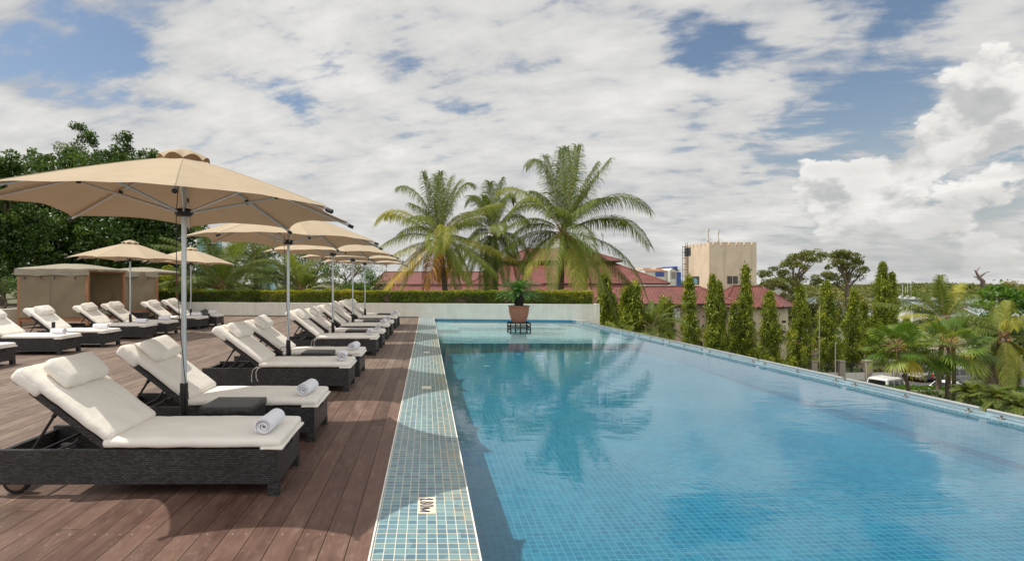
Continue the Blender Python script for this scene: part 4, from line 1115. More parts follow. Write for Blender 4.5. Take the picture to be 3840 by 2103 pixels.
# ------------------------------------------------------------------ the three big coconut palms behind the wall
S1, OX, OY = 1.882, 1350, 500
P3 = [(1300, 60, 1160, 250, -.6, .22), (1425, 330, 1440, 95, .5, .2), (1490, 320, 1500, 60, 1.2, .22), (1530, 330, 1562, 78, .2, .2), (1610, 380, 1805, 155, .8, .18), (1540, 420, 1650, 230, -.6, .25),
      (1390, 340, 1350, 110, 1.5, .2), (1450, 420, 1470, 150, -1.6, .28), (1560, 470, 1700, 330, 1.8, .2), (1780, 300, 2010, 560, -.7, .30), (1860, 450, 2070, 790, .5, .32), (1800, 520, 1960, 620, 1.6, .25), (1900, 730, 2010, 1180, -.4, .25),
      (1660, 840, 1775, 1345, -1.0, .30), (1790, 880, 1960, 1080, .8, .2), (1440, 740, 1455, 1125, -2.6, .55), (1330, 700, 1290, 1100, -2.2, .42), (1290, 740, 1140, 1015, -.8, .60), (1200, 660, 1000, 850, .6, .28), (1200, 320, 1030, 600, -.4, .42),
      (1150, 290, 985, 405, .5, .50), (1330, 420, 1240, 385, 1.2, .25), (1250, 560, 1080, 720, 1.2, .3), (1530, 760, 1600, 1100, -2.3, .48), (1560, 800, 1690, 980, -1.5, .55), (1560, 760, 1640, 1020, 1.6, .25), (1390, 560, 1300, 560, -2.2, .34), (1480, 560, 1560, 520, -2.4, .3), (1300, 640, 1180, 960, 1.8, .22)]
palm('coconut_palm', 'tallest coconut palm, right of the three behind the hedge, fronds hanging past the wall end', (X(2110, 28), 28, Z(872, 28)), -5.9,
     from_px(2110, 872, 28, P3, S1, OX, OY) + random_fronds(6, 3.9, -.9, 1.1, (.2, .5), 77, .6), .17, (-.1, .5), 'coconut palms behind the hedge', nuts=6, nl=104, ll=1.42, wd=.030, droop=.95, fwd=.6, vee=.12)
P1 = [(430, 330, 265, 375, .4, .30), (490, 470, 452, 298, -.8, .26), (550, 480, 540, 288, .6, .24), (565, 480, 568, 285, -.4, .3), (600, 470, 655, 280, 1.0, .26), (690, 310, 785, 380, -.5, .24), (640, 420, 720, 300, 1.3, .28), (250, 420, 108, 630, .2, .62), (250, 520, 160, 560, 1.4, .55),
      (330, 660, 145, 790, .6, .50), (360, 790, 180, 900, -.5, .58), (370, 850, 182, 1118, -1.0, .80), (540, 850, 465, 1085, -1.0, .97), (590, 830, 585, 1040, .5, .9), (820, 740, 1078, 895, -.6, .62), (750, 790, 912, 942, .9, .55), (760, 540, 985, 500, -.2, .50), (640, 560, 560, 850, -2.2, .58),
      (800, 810, 945, 1005, -1.2, .4), (480, 520, 350, 470, 1.3, .33), (640, 700, 760, 720, 1.8, .3), (480, 860, 330, 980, 1.0, .62), (460, 560, 330, 640, -1.6, .4), (700, 600, 860, 620, 1.5, .3), (690, 850, 760, 1060, -1.4, .45)]
palm('coconut_palm', 'leftmost of the three coconut palms behind the hedge, with orange and yellow lower fronds', (X(1648, 28.5), 28.5, Z(893, 28.5)), -5.9,
     from_px(1648, 893, 28.5, P1, S1, OX, OY) + random_fronds(6, 3.2, -.9, 1.1, (.25, .62), 78, .6), .15, (.75, .3), 'coconut palms behind the hedge', nuts=7, nl=96, ll=1.26, wd=.029, droop=.85, fwd=.6, vee=.12)
P2 = [(850, 350, 755, 490, .2, .2), (925, 460, 925, 335, .6, .22), (960, 430, 1000, 330, -.5, .2), (1050, 320, 1100, 480, .5, .25), (840, 440, 790, 420, 1.2, .2), (1080, 520, 1180, 640, -.6, .25), (830, 620, 770, 780, .5, .2), (1130, 680, 1200, 900, -.4, .2),
      (820, 760, 760, 1000, -.6, .25), (1000, 760, 1010, 1060, -1.2, .32), (890, 760, 850, 1110, -1.0, .28), (1080, 740, 1130, 1080, .4, .22), (700, 700, 640, 900, .8, .2), (1000, 480, 1080, 400, 1.3, .2), (900, 560, 860, 470, -1.4, .25), (780, 560, 700, 650, .9, .3), (940, 820, 920, 1120, 1, .2), (1050, 850, 1220, 1010, .8, .2), (700, 830, 640, 1080, .6, .25)]
palm('coconut_palm', 'middle coconut palm of the three, set further back and partly hidden by the others', (X(1855, 33), 33, Z(872, 33)), -5.9,
     from_px(1855, 872, 33, P2, S1, OX, OY) + random_fronds(8, 3.2, -1.0, 1.1, (.1, .4), 79, .7), .15, (.2, .3), 'coconut palms behind the hedge', nuts=4, nl=84, ll=1.3, wd=.033, droop=.95, fwd=.6, vee=.12)
# low palms left, their crowns rising from behind the hedge
palm('coconut_palm', 'low dark coconut palm whose fronds spring from behind the hedge, left of the second parasol', (X(828, 26.6), 26.6, 1.05), -5.9, random_fronds(28, 3.9, -.15, 1.4, (.0, .30), 3, .35), .2, group='low palms behind the hedge', nl=84, ll=.95, wd=.036, droop=.6)
palm('coconut_palm', 'low bright green palm behind the hedge, between the second and third parasol poles', (X(1125, 26.3), 26.3, .95), -5.9, random_fronds(22, 2.7, -.1, 1.4, (.1, .42), 5, .3), .18, group='low palms behind the hedge', nl=70, ll=.75, wd=.034, droop=.4)
palm('coconut_palm', 'low palm seen through the open right cabana', (X(640, 27.5), 27.5, .6), -5.9, random_fronds(20, 2.6, -.1, 1.35, (.3, .6), 8, .3), .18, group='low palms behind the hedge', nl=60, ll=.65, wd=.05, droop=.5)
palm('coconut_palm', 'dark palm standing behind the low palms, its crown above the second parasol', (X(960, 33), 33, 2.6), -5.9, random_fronds(22, 3.4, -.6, 1.3, (.0, .25), 12, .5), .18, group='low palms behind the hedge', nl=70, ll=1.0, wd=.038, droop=.7)
palm('date_palm', 'feathery palm growing between the slim trees near the end of the wall', (X(2443, 40), 40, Z(1235, 40)), -8.2, random_fronds(26, 3.3, -.3, 1.4, (.12, .34), 15, .35), .22, nl=70, ll=.55, wd=.04, droop=.3, group=None)
palm('date_palm', 'smaller feathery palm low beside the slim trees, partly hidden by the pool edge', (X(2340, 34), 34, Z(1290, 34)), -6.2, random_fronds(16, 1.9, -.1, 1.35, (.3, .45), 16, .3), .15, nl=50, ll=.45, wd=.035, droop=.3)
# right hand palms
PR = [(960, 420, 975, 262, .4, .35), (930, 430, 865, 295, -.5, .3), (1030, 400, 1115, 320, .2, .62), (820, 330, 770, 400, 1.0, .3), (760, 400, 660, 560, .6, .35), (770, 510, 570, 560, -.8, .62), (800, 560, 640, 640, -1.4, .60), (840, 640, 850, 720, -1.8, .72), (1010, 380, 1060, 400, -1.4, .3),
      (1150, 400, 1340, 520, .4, .3), (1150, 520, 1340, 620, -.6, .4), (1080, 560, 1260, 700, 1.2, .3), (720, 460, 560, 470, 1.2, .3), (960, 480, 940, 380, 1.6, .28), (900, 500, 800, 440, 1.8, .26), (1100, 450, 1240, 440, 1.5, .26), (1180, 600, 1300, 760, .2, .35), (1050, 640, 1120, 760, -1, .4), (860, 560, 730, 700, 1.2, .3)]
palm('coconut_palm', 'coconut palm on the right beyond the infinity edge, yellow ribs, above the two fan palms', (X(3542, 38), 38, Z(1205, 38)), -7.2, from_px(3542, 1205, 38, PR, 1.9595, 3050, 900), .15, (-.3, .2), nuts=3, nl=84, ll=1.15, wd=.038, droop=.8, vee=.15)
PQ = [(1420, 480, 1450, 450, .2, .5), (1380, 500, 1360, 640, -.9, .62), (1500, 460, 1560, 640, -.5, .55), (1560, 560, 1700, 620, .4, .4), (1250, 700, 1180, 980, .3, .3), (1420, 860, 1450, 1120, -1.4, .58), (1360, 820, 1330, 1130, -.8, .5), (1520, 800, 1600, 960, -.7, .62),
      (1280, 600, 1180, 700, .8, .3), (1500, 900, 1560, 1090, .6, .3), (1300, 860, 1200, 1100, .6, .25), (1600, 700, 1780, 760, 0, .4), (1440, 600, 1500, 500, 1.2, .35), (1340, 560, 1240, 520, 1.4, .3), (1340, 900, 1380, 1140, 1.2, .3), (1620, 860, 1700, 1050, 0, .4)]
palm('coconut_palm', 'large coconut palm at the right photo edge with drooping yellow fronds', (X(3765, 34), 34, Z(1262, 34)), -6.2, from_px(3765, 1262, 34, PQ, 1.9595, 3050, 900), .2, (-.8, .0), nuts=4, nl=84, ll=1.1, wd=.036, droop=1.0, vee=.12)

def fan_palm(label, crown, ground, n, rl, seed, tr, lean=(0, 0)):
    rr = random.Random(seed)
    t = thing('fan_palm', label, 'palm tree', (crown[0] + lean[0], crown[1], ground), group='fan palms beyond the infinity edge')
    c = Vector((-lean[0], 0, crown[2] - ground)); Vs = []; Fs = []; Ts = []; base = 0; pt = MB()
    for k in range(n):
        a = k * 2.39996; q = (k + .5) / n; el = 1.30 - 2.15 * q ** .9
        d = Vector((math.cos(a) * math.cos(el), math.sin(a) * math.cos(el), math.sin(el)))
        pl = rl * rr.uniform(.85, 1.1); hub = c + d * pl - Vector((0, 0, .12 * rl * q))
        pt.tube([c, c + d * pl * .5 + Vector((0, 0, .06 * rl)), hub], [.025, .018, .012], 5)
        side = d.cross(Vector((0, 0, 1))).normalized(); nrm = side.cross(d).normalized()
        tl = rr.uniform(-.5, .5); side = (side * math.cos(tl) + nrm * math.sin(tl)).normalized(); nrm = side.cross(d).normalized()
        tone = (.25 + .45 * rr.random()) if q < .75 else (.45 + .5 * rr.random())
        nf = 30
        for j in range(nf):
            an = R(-125 + 250 * j / (nf - 1)); L = rl * (.72 + .16 * math.cos(an)) * rr.uniform(.93, 1.05)
            dv = d * math.cos(an) + side * math.sin(an)
            wv = (-d * math.sin(an) + side * math.cos(an))
            w = R(250 / nf) * .62 * L * .55
            m = hub + dv * L * .62 + nrm * (.02 * (1 if j % 2 else -1)) - Vector((0, 0, .05 * L))
            e = m + dv * L * .38 - Vector((0, 0, (.10 + .22 * q) * L * rr.uniform(.7, 1.3)))
            fold = nrm * (.012 * (1 if j % 2 else -1))
            Vs += [hub, hub + dv * .03, m - wv * w, m + wv * w, e - wv * .004, e + wv * .004]
            Fs += [(base, base + 2, base + 3, base + 1), (base + 2, base + 4, base + 5, base + 3)]
            tt = tone + rr.uniform(-.06, .06); Ts += [tt, tt, tt, tt, tt + .12, tt + .12]; base += 6
    npmesh('crown', [tuple(v) for v in Vs], Fs, M['fan'], t, np.clip(Ts, 0, 1))
    pt.build('leaf_stalks', M['husk'], t)
    b = MB(); m = 24; b.tube([(c.x * (i / m) ** 1.5, 0, (c.z - .05) * i / m) for i in range(m + 1)], [tr * (1.15 - .3 * i / m) * (1 + .05 * (i % 2)) for i in range(m + 1)], 10); b.build('trunk', M['bark'], t)
    b = MB()
    for k in range(10):
        a = k * 2.4; b.tube([c + Vector((0, 0, -.25)), c + Vector((math.cos(a) * .3, math.sin(a) * .3, rr.uniform(-.3, .1)))], [.04, .02], 5)
    b.build('husk', M['husk'], t)
    return t
fan_palm('left one of the two fan palms, short leaning trunk, above the white off-road car', (X(3361, 31), 31, Z(1298, 31)), Z(1490, 31), 24, 1.02, 3, .085, (.75, 0))
fp = fan_palm('right one of the two fan palms, yellow lower leaves, two grey trunks', (X(3560, 31), 31, Z(1290, 31)), Z(1530, 31), 27, 1.18, 6, .12, (-.1, 0))
b = MB(); b.tube([(X(3578, 31.6) - fp.location.x, .6, 0), (X(3576, 31.6) - fp.location.x, .6, 3.6)], [.11, .09], 10); b.build('trunk', M['bark'], fp)
for i, (px, py, Y, L, lb) in enumerate([(3640, 1475, 27, .8, 'small palm shrub low beyond the rail, left of the right hand shrubs'), (3745, 1500, 24, .95, 'dark shrub palm beyond the rail near the right photo edge'), (3830, 1530, 21, .8, 'shrub palm at the right photo edge, close to the rail')]):
    palm('palm_shrub', lb, (X(px, Y), Y, Z(py, Y)), Z(py, Y) - 1.2, random_fronds(18, L, .0, 1.3, (.1, .4), 30 + i, .3), .06, group='palm shrubs below the infinity edge', nl=36, ll=.35, wd=.04, droop=.2, trunk=True, husk=False)
broad_tree('shrub', 'dark leafy shrub mass below the infinity edge at the right', (X(3790, 27), 27, -5.9), [(0, 0, .7, 2.2, 1.2, 1.0), (2.2, 1, .9, 1.6, 1.2, 1.1), (-2.4, .8, .2, 1.4, 1., .7)], 0, 'darkleaf', .4, 1.3, 60, .14, limbs=False, cat='shrub', mtone=.5, trunk_r=.08)
hedge('clipped_hedge', 'dark green hedge between the car park and the fan palms', (X(3340, 42), 42, ), (X(3860, 42), 42), 1.2, -8.6, -6.9, 26000, .16, lambda q: .30 + 0 * q, mat='bright', rough=.15)

n = 2600; xg = rng.uniform(8, 60, n); yg = 21.5 + rng.uniform(0, 1, n) ** 1.1 * 11.5
kp = xg > rim(10) + 1.2; xg = xg[kp]; yg = yg[kp]; n = len(xg)
cc = np.stack([xg, yg, np.array([ground_z(a, b_) for a, b_ in zip(xg, yg)]) + rng.uniform(.1, .7, n)], 1)
P, idx, v = clumps(cc, .5 * rng.uniform(.5, 1.2, n), 34, .7)
gc = leaves('ground_cover', P, .16, M['darkleaf'], None, .5 + rng.normal(0, .15, n)[idx] + rng.normal(0, .08, len(P)), flat=1.0, aspect=.6); gc['kind'] = 'stuff'

# ------------------------------------------------------------------ slim mast trees
def mast_tree(label, x, y, ztop, gz, rad, seed, lean=0., forks=None, bare=.0):
    t = thing('mast_tree', label, 'tree', (x, y, gz), group='slim mast trees in front of the building')
    Hh = ztop - gz; cols = [(0, 0, Hh, rad)] + [(f[0], f[1], Hh * f[2], rad * f[3]) for f in (forks or [])]
    Cs = []; Os = []; Tn = []
    for (ox, oy, h, r) in cols:
        nt = int(h * 30 * (r / .8) ** .8)
        zz = bare * Hh + (h - bare * Hh) * (np.arange(nt) + .5) / nt
        u = 1 - (zz - bare * Hh) / (h - bare * Hh)
        prof = r * np.minimum(1, (u * 1.0 + .03) ** .55) * np.where(u > .9, 1 - (u - .9) * 3.5, 1)
        ang = np.arange(nt) * 2.39996 + rng.normal(0, .4, nt)
        rr = prof * rng.uniform(.60, 1.22, nt) * (1 + .16 * np.sin(zz * 2.1 + seed) + .16 * np.sin(zz * 1.1 + ang * 1.0 + seed * 3))
        cc = np.stack([ox + lean * (zz / Hh) + np.cos(ang) * rr, oy + np.sin(ang) * rr, zz], 1)
        keep = np.array([mnoise.noise(Vector((c_[0] * 1.3 + seed * 5, c_[1] * 1.3, c_[2] * .9))) > -.43 for c_ in cc]); cc = cc[keep]; ang = ang[keep]; nt = len(cc)
        out = np.stack([np.cos(ang), np.sin(ang), -1.3 + 0 * ang], 1)
        per = 30
        idx = np.repeat(np.arange(nt), per)
        P = cc[idx] + rng.normal(0, 1, (nt * per, 3)) * np.array([.13, .13, .22])
        P[:, :2] -= (out[idx] * rng.uniform(0, .35, (nt * per, 1)) * r)[:, :2]
        P[:, 2] -= .18 * rng.random(nt * per)
        ct = rng.normal(0, .17, nt)
        Cs.append(P); Os.append(out[idx] * .9); Tn.append(.40 + ct[idx] + rng.normal(0, .12, len(P)))
    leaves('crown', np.concatenate(Cs), .30, M['mast'], t, np.concatenate(Tn), down=.9, flat=.3, aspect=.28, outward=np.concatenate(Os))
    b = MB(); b.tube([(0, 0, 0), (lean * .5, 0, Hh * .5), (lean, 0, Hh * .92)], [.16, .11, .03], 8); b.build('trunk', M['bark'], t)
MT = [(2277, 1036, 38, 1.00, 'slim tree just right of the wall end, in front of a perforated screen', [(.7, .3, .82, .7)]), (2376, 1058, 40, 1.15, 'slim tree partly covered by the hanging frond of the tallest palm', [(-.5, .4, .93, .8)]),
      (2474, 1124, 46, .60, 'left one of a close pair of short slim trees', None), (2503, 1134, 46.5, .58, 'right one of a close pair of short slim trees', None),
      (2587, 1044, 50, .98, 'slim tree below the satellite dish', None), (2677, 1038, 53, .86, 'left one of a pair of slim trees under the corner of the tower', None),
      (2708, 1062, 54, .86, 'right one of a pair of slim trees under the corner of the tower', None), (2748, 1142, 55, .62, 'shortest slim tree, pressed against the tallest one on its left', None),
      (2795, 1003, 55, 1.02, 'tallest slim tree in front of the tower window', None), (2889, 1102, 58, 1.30, 'slim tree alone in front of the pale angled wall', None),
      (2998, 1082, 60, 1.28, 'slim tree at the right corner of the red roofed building', None), (3101, 1064, 62, 1.30, 'slim tree beside the thin lamp pole, left of the fence pillar', None), (3192, 1094, 63, 1.05, 'last slim tree of the row, behind the fence pillar, a thin trunk showing', None)]
for i, (px, py, Y, r, lb, fk) in enumerate(MT):
    mast_tree(lb, X(px, Y), Y, Z(py, Y), ground_z(X(px, Y), Y) - .1, r * 1.1, i * 1.7, lean=rnd.uniform(-.32, .32), forks=fk, bare=[0, 0, .05, .05, .06, .05, .05, .05, .05, .06, .08, .09, .12][i])
mast_tree('broad double topped slim tree standing apart on the right, above the left fan palm', X(3310, 70), 70, Z(990, 70), GZ, 1.75, 4, forks=[(1.5, .3, .90, .62), (-2.2, .4, .62, .55)], bare=.08)
mast_tree('small leafy slim tree between the broad one and the coconut palm', X(3398, 72), 72, Z(1195, 72), GZ, 1.3, 9, bare=.05)

# ------------------------------------------------------------------ big broadleaf trees
def PB(Y, lst, cx, cy):
    """crown lobes measured on the picture: (px, py, rx px, rz px, dy)"""
    k = Y / F
    return [((px - cx) * k, dy, -(py - cy) * k, rx * k, rx * k * .8, rz * k) for (px, py, rx, rz, dy) in lst]
def tree_px(label, Y, lst, base, **kw):
    cx = sum(q[0] for q in lst) / len(lst); gz = base
    bl = PB(Y, lst, cx, 1058); bl = [(a, b_, c + EYE - gz, d, e, f) for (a, b_, c, d, e, f) in bl]
    return broad_tree(kw.pop('name', 'broadleaf_tree'), label, (X(cx, Y), Y, gz), bl, 0, **kw)
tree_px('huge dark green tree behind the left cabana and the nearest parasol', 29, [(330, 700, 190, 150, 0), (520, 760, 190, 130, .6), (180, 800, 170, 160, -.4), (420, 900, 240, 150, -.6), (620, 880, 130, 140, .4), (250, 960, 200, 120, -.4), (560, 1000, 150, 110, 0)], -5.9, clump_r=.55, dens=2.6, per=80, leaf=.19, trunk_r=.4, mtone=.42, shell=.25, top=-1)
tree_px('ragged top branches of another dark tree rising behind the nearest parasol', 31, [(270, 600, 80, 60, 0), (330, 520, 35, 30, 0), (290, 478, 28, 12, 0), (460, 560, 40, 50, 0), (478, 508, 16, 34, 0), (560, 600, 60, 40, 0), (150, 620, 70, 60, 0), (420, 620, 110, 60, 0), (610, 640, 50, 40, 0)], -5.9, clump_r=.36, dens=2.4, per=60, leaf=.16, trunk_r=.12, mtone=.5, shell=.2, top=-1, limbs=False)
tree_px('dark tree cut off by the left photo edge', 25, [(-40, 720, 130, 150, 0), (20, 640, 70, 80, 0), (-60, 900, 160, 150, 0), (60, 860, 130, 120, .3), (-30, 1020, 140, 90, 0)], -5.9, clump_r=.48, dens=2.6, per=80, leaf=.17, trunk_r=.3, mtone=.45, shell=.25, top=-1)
tree_px('bush behind the low wall left of the cabanas', 20.5, [(20, 1080, 60, 50, 0), (-40, 1050, 60, 60, .4), (60, 1120, 30, 24, .2)], .45, name='bush', clump_r=.28, dens=1.3, per=46, leaf=.09, trunk_r=.05, mtone=.45, cat='bush')
tree_px('feathery green tree between the second and third parasols', 40, [(1060, 1000, 90, 60, 0), (1150, 960, 90, 50, 1), (1000, 1050, 80, 50, 0), (1200, 1030, 90, 50, .5), (1240, 880, 40, 30, 2), (1180, 1000, 80, 60, 1.5)], -5.9, clump_r=.6, dens=1.3, per=60, leaf=.15, mat='bright', trunk_r=.2, mtone=.30)
tree_px('brownish open tree behind the third and fourth parasol poles', 44, [(1290, 1020, 70, 50, 0), (1350, 1000, 50, 40, .6), (1240, 1060, 60, 40, 0)], -6.2, clump_r=.55, dens=.8, per=46, leaf=.15, mat='rain', trunk_r=.2, mtone=.5)
tree_px('bushy green tree left of the yellow palm fronds, behind the last parasol', 37, [(1400, 1040, 50, 40, 0), (1340, 1080, 60, 30, -.4), (1425, 1080, 40, 34, 0), (1300, 1090, 50, 26, 0)], -5.9, clump_r=.38, dens=1.4, per=56, leaf=.13, mat='bright', trunk_r=.15, mtone=.38)
tree_px('dense dark tree far behind the low palms', 46, [(760, 1040, 120, 90, 0), (900, 1010, 130, 90, 0), (680, 1000, 120, 110, 0), (1000, 940, 60, 50, 1)], -6.5, clump_r=.8, dens=1.3, per=60, leaf=.22, trunk_r=.3, mtone=.32)
RT = dict(clump_r=.9, dens=1.35, per=95, leaf=.36, shell=.8, mat='rain', trunk_r=.42, mtone=.42, top=-.25)
tree_px('great spreading tree right of the tower, flat topped crown', 105, [(3010, 972, 58, 20, 0), (3058, 958, 44, 17, 1), (2965, 1000, 44, 24, -1), (2925, 1030, 50, 26, 2), (2880, 1070, 44, 26, -2), (2945, 1078, 55, 34, 0), (3005, 1050, 30, 22, 2)], GZ, **RT)
tree_px('second spreading tree with open branches, beside the great one right of the tower', 108, [(3148, 962, 42, 18, 0), (3190, 965, 44, 17, 1), (3225, 990, 36, 20, 1), (3125, 1000, 34, 24, -1), (3185, 1010, 30, 16, 0), (3205, 1038, 40, 10, 1), (3232, 1015, 26, 14, -1), (3100, 1060, 50, 34, 0)], GZ, **RT)
tree_px('dense dark lower tree between the slim trees right of the building', 92, [(3040, 1190, 80, 70, 0), (3120, 1200, 70, 80, 1), (2960, 1160, 70, 70, 0)], GZ, clump_r=.9, dens=2.2, per=70, leaf=.34, mat='rain', trunk_r=.4, mtone=.2)
tree_px('leafy green shrub behind the fence pillar between two slim trees', 66, [(3150, 1275, 32, 45, 0), (3160, 1330, 36, 40, 0)], GZ, name='shrub', clump_r=.5, dens=1.2, per=50, leaf=.22, mat='bright', trunk_r=.1, mtone=.4, cat='shrub')
tree_px('brownish spreading tree behind the last slim tree of the row', 130, [(3190, 1120, 60, 22, 0), (3220, 1150, 70, 40, 0), (3170, 1170, 50, 40, 1)], GZ, clump_r=1., dens=1., per=50, leaf=.4, mat='rain', trunk_r=.4, mtone=.75)
tree_px('low green tree behind the wire fence posts on the road', 118, [(3250, 1210, 40, 26, 0), (3210, 1225, 40, 24, 0), (3285, 1230, 30, 20, 0)], GZ, clump_r=.8, dens=1.1, per=50, leaf=.32, mat='bright', trunk_r=.2, mtone=.25)
tree_px('bright large leaved tree at the right photo edge under the dead branch', 47, [(3740, 1110, 60, 30, 0), (3800, 1095, 60, 26, 1), (3850, 1130, 60, 50, 0), (3780, 1150, 60, 40, -1), (3700, 1150, 40, 30, 0)], -9.3, clump_r=.6, dens=1.2, per=40, leaf=.34, mat='bright', trunk_r=.25, mtone=.45)
tree_px('dark bushy tree behind the fan palms at the right photo edge', 43, [(3690, 1260, 50, 50, 0), (3770, 1230, 66, 60, .6), (3840, 1300, 60, 80, 0), (3720, 1340, 46, 40, 0)], -8.6, clump_r=.5, dens=1.3, per=60, leaf=.24, trunk_r=.2, mtone=.5)
tree_px('pale rounded tree on the horizon near the right photo edge', 210, [(3780, 1062, 30, 12, 0), (3765, 1070, 26, 10, 0), (3805, 1068, 28, 10, 0)], -13, clump_r=1.6, dens=1.0, per=40, leaf=.6, mat='rain', trunk_r=.5, mtone=.8)
tree_px('small dark tree left of the tower foot, far off', 140, [(2560, 1062, 16, 12, 0), (2556, 1080, 18, 14, 0)], GZ, clump_r=.8, dens=1.2, per=40, leaf=.4, trunk_r=.3, mtone=.3)
# dead tree
t = thing('dead_tree', 'leafless twisted grey tree sticking up above the right hand palms', 'tree', (X(3700, 50), 50, GZ))
k = 50 / F
def dp(cx, cy): return ((cx / 4.409 + 3500 - 3700) * k, 0, Z(cy / 4.409 + 980, 50) - GZ)
b = MB()
b.tube([(0, 0, 0), (.3, 0, 6.0), dp(1000, 520), dp(880, 440), dp(810, 400), dp(820, 330), dp(755, 265), dp(700, 165), dp(680, 140)], [.3, .22, .17, .15, .17, .18, .13, .06, .03], 8)
b.build('trunk', M['deadwood'], t)
for lst, rs in (([dp(765, 262), dp(830, 210), dp(870, 182), dp(940, 172)], [.09, .07, .05, .02]), ([dp(710, 170), dp(745, 120), dp(772, 96)], [.06, .04, .02]), ([dp(755, 275), dp(700, 262), dp(662, 240)], [.07, .05, .02]), ([dp(775, 300), dp(705, 302)], [.05, .02]), ([dp(820, 330), dp(838, 400), dp(850, 470)], [.15, .12, .06])):
    b = MB(); b.tube(lst, rs, 6); b.build('branch', M['deadwood'], t)

# ------------------------------------------------------------------ buildings
def slope_uv(me):
    uv = me.uv_layers[0].data
    for p in me.polygons:
        n = p.normal; u = Vector((0, 0, 1)).cross(n)
        if u.length < 1e-3: u = Vector((1, 0, 0))
        u.normalize(); v = n.cross(u)
        for li in p.loop_indices:
            c = me.vertices[me.loops[li].vertex_index].co; uv[li].uv = (c.dot(u), c.dot(v))
def roof(name, polys, parent, mat='red_roof', th=.22, fascia=None):
    b = MB()
    for P in polys: b.add(P, [tuple(range(len(P)))])
    o = b.build(name, M[mat], parent); slope_uv(o.data)
    if fascia:
        b = MB()
        for (p, q) in fascia:
            p, q = Vector(p), Vector(q); d = (q - p).normalized(); n = Vector((d.y, -d.x, 0)) * .06
            vs = [p, q, q - Vector((0, 0, th)), p - Vector((0, 0, th))]; vs = [v + n * .0 for v in vs]
            b.add(vs + [v - n * 2 for v in vs], [(0, 1, 2, 3), (7, 6, 5, 4), (0, 4, 5, 1), (3, 2, 6, 7)])
        b.build('fascia', M['fascia'], o)
    return o
def ridge_caps(parent, lines, r=.13, mat='red_roof'):
    for p, q in lines:
        b = MB(); b.tube([p, q], r, 6); b.build('ridge_cap', M[mat], parent)
def hip(parent, x0, x1, y0, y1, ze, zr, inset=None, mat='red_roof', inx=None, name='roof'):
    """hip roof; ridge along x"""
    ym = (y0 + y1) / 2; i = inx if inx is not None else (y1 - y0) / 2
    A, B, C, D = (x0, y0, ze), (x1, y0, ze), (x1, y1, ze), (x0, y1, ze); E, G = (x0 + i, ym, zr), (x1 - i, ym, zr)
    o = roof(name, [(A, B, G, E), (B, C, G), (C, D, E, G), (D, A, E)], parent, mat, fascia=[(A, B), (B, C), (D, A)])
    ridge_caps(o, [(A, E), (B, G), (C, G), (D, E), (E, G)], mat=mat)
    return o
def frustum(parent, x0, x1, y0, y1, ze, zt, ins, name='roof', mat='red_roof'):
    A = [(x0, y0, ze), (x1, y0, ze), (x1, y1, ze), (x0, y1, ze)]; T = [(x0 + ins, y0 + ins, zt), (x1 - ins, y0 + ins, zt), (x1 - ins, y1 - ins, zt), (x0 + ins, y1 - ins, zt)]
    o = roof(name, [(A[i], A[(i + 1) % 4], T[(i + 1) % 4], T[i]) for i in range(4)] + [tuple(T)], parent, mat, fascia=[(A[i], A[(i + 1) % 4]) for i in range(4)])
    ridge_caps(o, [(A[i], T[i]) for i in range(4)], mat=mat); return o

# long wing with the slim trees in front, tower behind, and the angled right wing
t = thing('long_building', 'long pinkish building with a red tiled roof behind the slim trees', 'building', (0, 0, 0))
b = MB(); b.box(15.5, 36.6, 65.3, 73.5, GZ, -1.15); b.build('wall', M['pink'], t)
Ze, Zr = -1.06, .92
roof('roof', [((14.5, 64, Ze), (37.6, 64, Ze), (35.2, 69, Zr), (14.5, 69, Zr)), ((35.2, 69, Zr), (37.6, 74, Ze), (14.5, 74, Ze), (14.5, 69, Zr)), ((37.6, 64, Ze), (37.6, 74, Ze), (35.2, 69, Zr))], t, fascia=[((14.5, 64, Ze), (37.6, 64, Ze))])
ridge_caps(t, [((14.5, 69, Zr + .02), (35.2, 69, Zr + .02)), ((35.2, 69, Zr + .02), (37.6, 64, Ze + .04))])
def vent_block(px0, px1, py0, py1, Y):
    x0, x1, z1, z0 = X(px0, Y), X(px1, Y), Z(py0, Y), Z(py1, Y)
    b = MB(); b.box(x0, x1, Y, Y + .2, z0, z1); o = b.build('perforated_screen', M['white'], t)
    b = MB(); nx = max(2, int((x1 - x0) / .42)); nz = max(2, int((z1 - z0) / .42))
    for i in range(nx):
        for j in range(nz):
            if (i + j) % 2: continue
            cx = x0 + (i + .5) * (x1 - x0) / nx; cz = z0 + (j + .5) * (z1 - z0) / nz; b.box(cx - .09, cx + .09, Y - .006, Y + .004, cz - .09, cz + .09)
    b.build('opening', M['darkwin'], o)
vent_block(2322, 2352, 1155, 1216, 64.9); vent_block(2506, 2550, 1156, 1200, 64.9)
for i, (px, py) in enumerate([(2620, 1170), (2637, 1187), (2620, 1203), (2637, 1221), (2637, 1256), (2620, 1238)]):
    Y = 65.3; b = MB(); b.cbox((X(px, Y), Y - .01, Z(py, Y)), (.18, .04, .22)); b.build('vent_hole', M['darkwin'], t)
b = MB(); b.box(X(2616, 65.3), X(2634, 65.3), 65.25, 65.28, GZ, Z(1280, 65.3)); b.build('doorway', M['darkwin'], t)
b = MB(); b.tube([(X(2621, 65), 65.0, Z(1150, 65)), (X(2607, 65), 65.0, Z(1248, 65))], .03, 5); b.tube([(X(2640, 65), 65.0, Z(1178, 65)), (X(2614, 65), 65.0, Z(1268, 65))], .02, 5); b.build('drain_pipe', M['white'], t)
b = MB(); b.tube([(X(2650, 65.1), 65.1, -1.4), (X(2650, 65.1), 65.1, GZ)], .06, 6); b.build('drain_pipe', M['fascia'], t)
